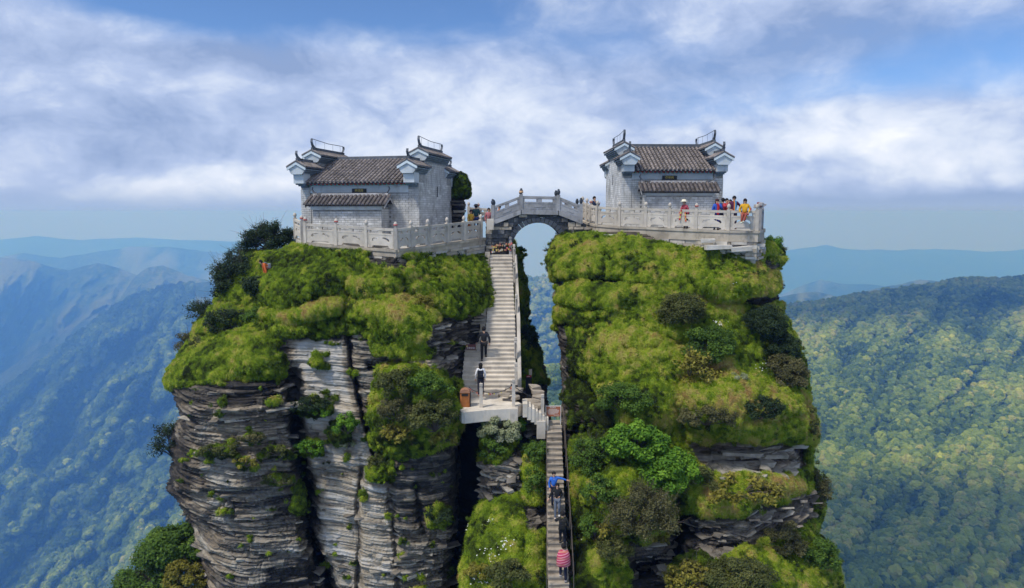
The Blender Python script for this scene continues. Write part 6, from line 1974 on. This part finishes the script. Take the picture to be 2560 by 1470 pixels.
def skin_mesh(name, verts, edges, radii, root=0, sub=1):
    me = bpy.data.meshes.new(name); me.from_pydata(verts, edges, [])
    o = bpy.data.objects.new(name, me); COL.objects.link(o)
    sk = o.modifiers.new('skin', 'SKIN'); sk.use_smooth_shade = True
    if not me.skin_vertices: me.attributes  # layer is created by the modifier
    for i, v in enumerate(me.skin_vertices[0].data):
        r = radii[i]; v.radius = r if isinstance(r, tuple) else (r, r); v.use_root = (i == root)
    if sub:
        ss = o.modifiers.new('sub', 'SUBSURF'); ss.levels = sub; ss.render_levels = sub
    dg = bpy.context.evaluated_depsgraph_get(); dg.update()
    out = bpy.data.meshes.new_from_object(o.evaluated_get(dg)); out.name = name
    bpy.data.objects.remove(o)
    return out


def person(label, loc, h=1.68, rz=0.0, J=None, top=(.1, .1, .12), bottom=(.03, .03, .04), hair=(.012, .010, .010), shoe=(.05, .05, .05), sleeves=True, stripes=None, hat=None, longhair=False,
           backpack=None, scarf=None, skirt=None, glasses=False, poncho=False, group=None, lean=0.0):
    P = dict(pel=(0, 0, .95), wai=(0, .0, 1.08), che=(0, .0, 1.28), nek=(0, .0, 1.46), hea=(0, -.015, 1.60), crn=(0, 0, 1.68),
             shl=(-.165, 0, 1.40), ell=(-.235, .03, 1.13), wrl=(-.22, -.07, .90), shr=(.165, 0, 1.40), elr=(.235, .03, 1.13), wrr=(.22, -.07, .90),
             hpl=(-.09, 0, .90), knl=(-.10, -.02, .50), anl=(-.10, .03, .09), tol=(-.115, -.13, .04), hpr=(.09, 0, .90), knr=(.10, -.02, .50), anr=(.10, .03, .09), tor=(.115, -.13, .04))
    P.update(J or {})
    if lean:
        c, s = math.cos(lean), math.sin(lean)
        for k in ('wai', 'che', 'nek', 'hea', 'crn', 'shl', 'ell', 'wrl', 'shr', 'elr', 'wrr'):
            x, y, z = P[k]; dz = z - .95; P[k] = (x, y * c - dz * s, .95 + y * s + dz * c)
    k_ = h / 1.74; P = {k: tuple(c * k_ for c in v) for k, v in P.items()}
    e = empty('person', loc, rz); tag(e, label, 'person', group)
    nm = ['pel', 'wai', 'che', 'nek', 'hea', 'crn', 'shl', 'ell', 'wrl', 'shr', 'elr', 'wrr', 'hpl', 'knl', 'anl', 'tol', 'hpr', 'knr', 'anr', 'tor']
    ix = {n: i for i, n in enumerate(nm)}
    E = [('pel', 'wai'), ('wai', 'che'), ('che', 'nek'), ('nek', 'hea'), ('hea', 'crn'), ('che', 'shl'), ('shl', 'ell'), ('ell', 'wrl'), ('che', 'shr'), ('shr', 'elr'), ('elr', 'wrr'),
         ('pel', 'hpl'), ('hpl', 'knl'), ('knl', 'anl'), ('anl', 'tol'), ('pel', 'hpr'), ('hpr', 'knr'), ('knr', 'anr'), ('anr', 'tor')]
    R_ = dict(pel=.13, wai=.115, che=(.15, .11), nek=.05, hea=(.085, .10), crn=.07, shl=.06, ell=.042, wrl=.030, shr=.06, elr=.042, wrr=.030, hpl=.085, knl=.055, anl=.038, tol=.036, hpr=.085, knr=.055, anr=.038, tor=.036)
    R_ = {k: (tuple(c * k_ for c in v) if isinstance(v, tuple) else v * k_) for k, v in R_.items()}
    body = skin_mesh('body', [P[n] for n in nm], [(ix[a], ix[b]) for a, b in E], [R_[n] for n in nm])
    bm = bmesh.new(); bm.from_mesh(body)

    def add_tube(pts, r0, r1, sd=5):
        V, Fq = tubes([(pts, r0, r1)], sd); vs = [bm.verts.new(v) for v in V]
        for q in Fq: bm.faces.new([vs[i] for i in q])
        for en in (0, len(pts) - 1): bm.faces.new([vs[en * sd + i] for i in range(sd)])
    for el_, wr in (('ell', 'wrl'), ('elr', 'wrr')):     # palm, four fingers and a thumb
        a, w = np.array(P[el_]), np.array(P[wr]); d = (w - a) / np.linalg.norm(w - a); s = np.cross(d, [0, 1.0, .2]); s /= np.linalg.norm(s)
        add_tube([w - d * .01, w + d * .05, w + d * .085], .026, .030, 6)
        for f in range(4):
            o_ = s * (f - 1.5) * .017; L = (.058, .072, .068, .050)[f]
            add_tube([w + d * .075 + o_, w + d * (.075 + L * .6) + o_ * 1.15, w + d * (.075 + L) + o_ * 1.15 + np.array([0, -.012, -.004])], .0085, .0065)
        add_tube([w + d * .02 + s * .025, w + d * .05 + s * .048, w + d * .078 + s * .052], .010, .008)
    hc = np.array(P['hea'])
    add_tube([hc + np.array([0, -.085, .012]) * k_, hc + np.array([0, -.112, -.012]) * k_], .010, .014)          # nose
    for sx in (-1, 1): add_tube([hc + np.array([sx * .082, .0, .015]) * k_, hc + np.array([sx * .098, .012, -.0]) * k_], .018, .014)     # ears
    bm.to_mesh(body); bm.free()
    link('body', body, M_skin, e)
    b = MB()
    for sx in (-1, 1): b.lathe([(0, -.009), (.010, -.005), (.010, .005), (0, .009)], hc[0] + sx * .032, hc[1] - .088 * k_, 6, hc[2] + .02)
    b.box(hc[0] - .022, hc[0] + .022, hc[1] - .094 * k_, hc[1] - .086 * k_, hc[2] - .052, hc[2] - .044)
    if glasses: b.box(hc[0] - .065, hc[0] + .065, hc[1] - .105 * k_, hc[1] - .09 * k_, hc[2] + .0, hc[2] + .04)
    b.build('sunglasses' if glasses else 'face', M_black if glasses else cloth((.10, .03, .03)), e)

    def garment(name, keys, grow, m, root, adds=None):
        ks = list(keys); id_ = {n: i for i, n in enumerate(ks)}
        ed = [(id_[a], id_[b_]) for a, b_ in E if a in id_ and b_ in id_]
        rr = []
        for n in ks:
            q = R_[n]; g = grow.get(n, grow['*']) * k_; rr.append((q[0] + g, q[1] + g) if isinstance(q, tuple) else q + g)
        return link(name, skin_mesh(name, [P[n] for n in ks], ed, rr, id_[root]), m, e)
    mt = cloth(top, stripes)
    arms = ['shl', 'ell', 'wrl', 'shr', 'elr', 'wrr'] if sleeves else ['shl', 'ell', 'shr', 'elr']
    garment('shirt', ['pel', 'wai', 'che', 'nek'] + arms, {'*': .022, 'pel': .015, 'nek': .004, 'wrl': .018, 'wrr': .018}, mt, 'che')
    garment('trousers', ['pel', 'hpl', 'knl', 'anl', 'hpr', 'knr', 'anr'], {'*': .018, 'pel': .004, 'anl': .022, 'anr': .022}, cloth(bottom), 'pel')
    for a, t_ in (('anl', 'tol'), ('anr', 'tor')):
        link('shoe', skin_mesh('shoe', [(P[a][0], P[a][1] + .03, P[a][2] - .03), P[a], P[t_]], [(0, 1), (1, 2)], [.045, .048, .044], 1), cloth(shoe), e)
    if poncho:
        cz = [(.17, 1.42), (.235, 1.36), (.275, 1.20), (.29, 1.0), (.30, .80)]
        b = MB(); b.lathe([(.06, 1.47 * k_)] + [(r * .95, z * k_) for r, z in cz] + [(.27, .785 * k_)], 0, 0, 20)
        for i, v in enumerate(b.v): b.v[i] = Vector((v.x * (1 + .05 * math.sin(9 * math.atan2(v.y, v.x))), v.y * .72, v.z))
        b.build('poncho', mt, e, True)
    if skirt is not None:
        b = MB(); b.lathe([(.14, 1.0 * k_), (.19, .8 * k_), (.24, .55 * k_), (.25, .42 * k_), (.235, .42 * k_)], 0, 0, 16); b.build('skirt', cloth(skirt), e, True)
    # hair
    bm = bmesh.new(); bmesh.ops.create_uvsphere(bm, u_segments=14, v_segments=10, radius=1)
    for v in bm.verts:
        x, y, z = v.co; n = 1 + .05 * math.sin(7 * x + 5 * y + 9 * z)
        front = y < -.35 and z < .35
        if front: y *= .72; z = max(z, .15) if z > -.2 else z
        drop = 1.0 if z > -.2 else ((2.2 if longhair else 1.0) if y > -.1 else .5)
        v.co = (x * .105 * n, y * .115 * n + .018, (z * .118 * drop * n) + .028 - (.02 if drop > 1 else 0))
    m = bpy.data.meshes.new('hair'); bm.to_mesh(m); bm.free(); m.polygons.foreach_set('use_smooth', [True] * len(m.polygons)); m.transform(Matrix.Scale(k_, 4)); m.transform(Matrix.Translation(Vector(P['hea']) + Vector((0, .0, .012))))
    link('hair', m, cloth(hair), e)
    if hat is not None:
        b = MB(); c = Vector(P['hea']); b.lathe([(.205, .045), (.21, .052), (.12, .075), (.115, .13), (.09, .165), (0, .175)], c.x, c.y, 18, c.z); b.build('hat', cloth(hat), e, True)
    if backpack is not None:
        c = Vector(P['che']); b = MB(); b.box(c.x - .14, c.x + .14, c.y + .12, c.y + .26, c.z - .27, c.z + .10); b.box(c.x - .10, c.x + .10, c.y + .262, c.y + .30, c.z - .22, c.z - .05); o = b.build('backpack', cloth(backpack), e, bevel=.03)
        b = MB()
        for s in (-1, 1): b.tube([(c.x + s * .10, c.y + .14, c.z + .08), (c.x + s * .11, c.y + .0, c.z + .165), (c.x + s * .11, c.y - .13, c.z + .05), (c.x + s * .12, c.y, c.z - .15)], .016, 5)
        b.build('strap', cloth(backpack), o)
    if scarf is not None:
        c = Vector(P['nek'])
        for s, col in zip((-1, 1), scarf):
            b = MB(); b.box(c.x + s * .03 - .03, c.x + s * .03 + .03, c.y - .19, c.y - .155, c.z - .55, c.z - .03); b.box(c.x + s * .03 - .03, c.x + s * .045 + .03, c.y - .17, c.y + .09, c.z - .03, c.z + .03); b.build('scarf', cloth(col), e, bevel=.01)
    return e


def on_steps(px, py, e_bot, T0, T1, n):
    """standing point on a flight seen at a pixel"""
    t = (py - T0[1]) / (T1[1] - T0[1])
    a, b = at(*T0), at(*T1)
    best = None
    for k in range(n + 1):
        y = b.y + (a.y - b.y) * k / n; z = b.z + (a.z - b.z) * k / n; q = ray(px, py); zz = CAM[2] + q[1] * (y + .08)
        if best is None or abs(zz - z) < best[0]: best = (abs(zz - z), Vector((q[0] * (y + .08), y + .08, z)))
    return best[1]


UP = (SB, (1252, 637, 39.0), (1222, 985, 32.6), 34); LO = (LB, (1386, 1066, 31.1), (1398, 1476, 25.8), 27)
PI = math.pi
clmb = dict(knl=(-.10, -.22, .62), anl=(-.10, -.12, .27), tol=(-.11, -.27, .22), wrl=(-.27, .10, .93), ell=(-.27, .12, 1.15), wrr=(.33, -.14, .93), elr=(.30, -.02, 1.13))
clmb2 = dict(knr=(.10, -.20, .60), anr=(.10, -.12, .26), tor=(.11, -.27, .21), wrl=(-.24, -.18, 1.02))
down = dict(knl=(-.09, -.10, .46), anl=(-.09, -.12, -.03), tol=(-.10, -.26, -.06), knr=(.10, -.10, .50))
person('man in black shirt and trousers climbing the upper stairway, seen from behind', on_steps(1210, 905, *UP), 1.76, PI + .1, clmb, top=(.018, .019, .024), bottom=(.012, .012, .015))
person('long-haired woman in white with a black backpack at the foot of the upper stairway', on_steps(1203, 985, *UP) + Vector((0, -.5, 0)), 1.62, PI, dict(wrr=(.25, -.05, .9)), top=(.72, .72, .75), bottom=(.03, .03, .05), backpack=(.012, .013, .02), longhair=True, shoe=(.5, .3, .25))
person('person in a bright blue jacket reaching for the right handrail of the lower steps', on_steps(1384, 1262, *LO), 1.45, .1, dict(down, shr=(.17, 0, 1.42), elr=(.42, -.02, 1.36), wrr=(.66, -.05, 1.28)), top=(.03, .13, .50), bottom=(.012, .014, .03), hair=(.012, .012, .012))
person('person in a black jacket and grey jeans stepping down the lower steps', on_steps(1393, 1298, *LO), 1.46, -.15, dict(down, wrl=(-.42, -.18, 1.0), ell=(-.33, -.05, 1.16), wrr=(.12, -.2, 1.12)), top=(.012, .012, .014), bottom=(.12, .14, .18), longhair=True, shoe=(.7, .7, .7))
person('dark-clad person with an olive hood climbing close to the right handrail', on_steps(1406, 1366, *LO), 1.60, PI - .1, dict(clmb2, elr=(.3, -.1, 1.25), wrr=(.34, -.3, 1.2)), top=(.02, .022, .022), bottom=(.010, .012, .02), backpack=(.012, .012, .012), scarf=((.12, .11, .05), (.12, .11, .05)))
person('person wrapped in a pink striped poncho climbing the lower steps', on_steps(1408, 1458, *LO), 1.62, PI + .05, dict(clmb2), top=(.42, .045, .10), bottom=(.012, .015, .035), stripes=((.65, .28, .32), (.45, .16, .12)), poncho=True, shoe=(.4, .4, .45))


def stand(px, pytop, Y, h):
    p = at(px, pytop, Y); return Vector((p.x, p.y, p.z - h))


G1 = 'tourists at the right terrace balustrade'
person('man in navy at the left bend of the right terrace balustrade', stand(1486, 491, 41.6, 1.72), 1.72, .5, dict(wrr=(.2, -.25, 1.3), elr=(.26, -.05, 1.18)), top=(.015, .03, .07), bottom=(.02, .025, .05))
person('woman in a cream sun hat and red vest leaning along the right terrace balustrade', stand(1716, 499, 37.0, 1.60), 1.60, -1.1, dict(wrl=(-.15, -.35, 1.05), ell=(-.22, -.15, 1.15)), top=(.40, .07, .10), bottom=(.02, .015, .02), hat=(.72, .66, .50), lean=.25, group=G1)
person('woman in a blue coat with red scarf touching her face, leftmost of the tourist cluster', stand(1793, 497, 36.0, 1.62), 1.62, .1, dict(wrr=(.05, -.17, 1.46), elr=(.20, -.20, 1.22)), top=(.03, .09, .42), bottom=(.02, .03, .22), hair=(.05, .02, .015), scarf=((.50, .03, .04), (.50, .03, .04)), glasses=True, longhair=True, group=G1)
person('person with dark hair turned away, second from the left in the tourist cluster', stand(1808, 495, 36.6, 1.66), 1.66, PI, None, top=(.02, .04, .12), bottom=(.02, .02, .04), group=G1)
person('person in a red jacket raising a camera, third from left in the tourist cluster', stand(1817, 496, 36.2, 1.64), 1.64, .2, dict(wrl=(-.04, -.25, 1.50), ell=(-.2, -.22, 1.25), wrr=(.05, -.25, 1.5), elr=(.22, -.22, 1.25)), top=(.45, .04, .05), bottom=(.02, .03, .12), hair=(.01, .01, .012), group=G1)
person('dark-haired person half hidden behind the purple-clad one', stand(1826, 499, 36.6, 1.60), 1.60, -.1, None, top=(.10, .04, .05), bottom=(.03, .03, .04), group=G1)
person('person in a purple top with blue and orange scarf and sunglasses, hands on the rail', stand(1836, 490, 35.9, 1.72), 1.72, .0, dict(ell=(-.34, .04, 1.20), wrl=(-.24, -.22, 1.04), elr=(.36, .04, 1.20), wrr=(.28, -.20, 1.04)), top=(.085, .015, .055), bottom=(.05, .02, .05), scarf=((.75, .25, .06), (.05, .35, .60)), glasses=True, group=G1)
person('woman in a yellow top with long dark hair sitting on the balustrade, floral trousers crossed', at(1862, 526, 34.75) - Vector((0, 0, 1.02)), 1.60, -.2,
       dict(knl=(-.16, -.40, .86), anl=(-.20, -.42, .48), tol=(-.22, -.56, .44), knr=(.02, -.42, .90), anr=(-.10, -.52, .52), tor=(-.16, -.66, .50), ell=(-.28, .02, 1.16), wrl=(-.24, -.12, 1.0), elr=(.28, .0, 1.18), wrr=(.18, -.2, 1.02)),
       top=(.62, .33, .02), bottom=(.26, .06, .04), longhair=True, hair=(.02, .010, .010), glasses=True, shoe=(.6, .62, .5), group=G1)
G2 = 'visitors on the left summit'
person('man in a dark teal jacket and hat left of the arch bridge, seen from behind', stand(1190, 511, 42.5, 1.76), 1.76, PI, None, top=(.015, .055, .06), bottom=(.02, .035, .14), hat=(.03, .03, .035), group=G2)
person('woman in a yellow top and orange skirt beside the man in teal', stand(1177, 525, 42.2, 1.50), 1.50, .6, dict(wrr=(.12, -.22, 1.2)), top=(.62, .38, .04), bottom=(.25, .09, .02), skirt=(.30, .10, .02), hair=(.05, .015, .01), group=G2)
person('person in pink half hidden behind the bridge end post', stand(1222, 520, 42.5, 1.62), 1.62, .2, None, top=(.45, .16, .18), bottom=(.28, .05, .04), group=G2)
person('person in orange crossing the left ramp of the arch bridge', stand(1248, 513, 40.6, 1.60), 1.60, -1.2, None, top=(.55, .18, .04), bottom=(.02, .02, .03), group=G2)
person('climber in a red-orange jacket bending on the moss left of the terrace', at(676, 712, 35.1) + Vector((0, 0, 0)), 1.50, -1.0, dict(knl=(-.12, -.3, .55), knr=(.12, -.3, .55), wrl=(-.2, -.5, .9), wrr=(.2, -.5, .9), ell=(-.24, -.3, 1.05), elr=(.24, -.3, 1.05)), top=(.62, .13, .03), bottom=(.4, .05, .04), backpack=(.25, .25, .27), lean=.9)

# ribbons tied on the right terrace
for (x, y, Yq, L, a, c1, c2, lab) in ((1703, 524, 36.2, .55, .15, (.55, .06, .05), (.70, .50, .10), 'red and yellow ribbon hanging from the rail below the woman in the sun hat'), (1713, 530, 36.1, .50, -.1, (.60, .12, .06), (.70, .42, .12), 'orange ribbon hanging beside the red and yellow one on the right terrace rail'),
                                      (1877, 520, 34.6, .62, .5, (.45, .05, .05), (.70, .45, .10), 'patterned red and gold ribbon tied near the right corner of the balustrade')):
    e = empty('ribbon', at(x, y, Yq)); tag(e, lab, 'ribbon')
    for i in range(5):
        b = MB(); z1 = -L * i / 5; z0 = -L * (i + 1) / 5 + .006; b.box(-.035 + a * z1, .035 + a * z1, -.012, .012, z0, z1); b.build('strip', cloth(c1 if i % 2 == 0 else c2), e)
_r = random.Random(77)
e = empty('ribbon_bundle', at(1902, 513, 35.4)); tag(e, 'bundle of pink and red ribbons wrapped round the corner posts of the right terrace', 'ribbons')
for i in range(9):
    s = _r.uniform(.05, .10); MB().box(-s, s, -s, s, -s, s, jit=.03, r=_r).build('knot', _r.choice([cloth((.50, .12, .12)), cloth((.45, .28, .28)), cloth((.25, .06, .06)), cloth((.35, .33, .33))]), e, bevel=.02).location = (_r.uniform(-.16, .16), _r.uniform(-.2, .5), _r.uniform(-.08, .08))
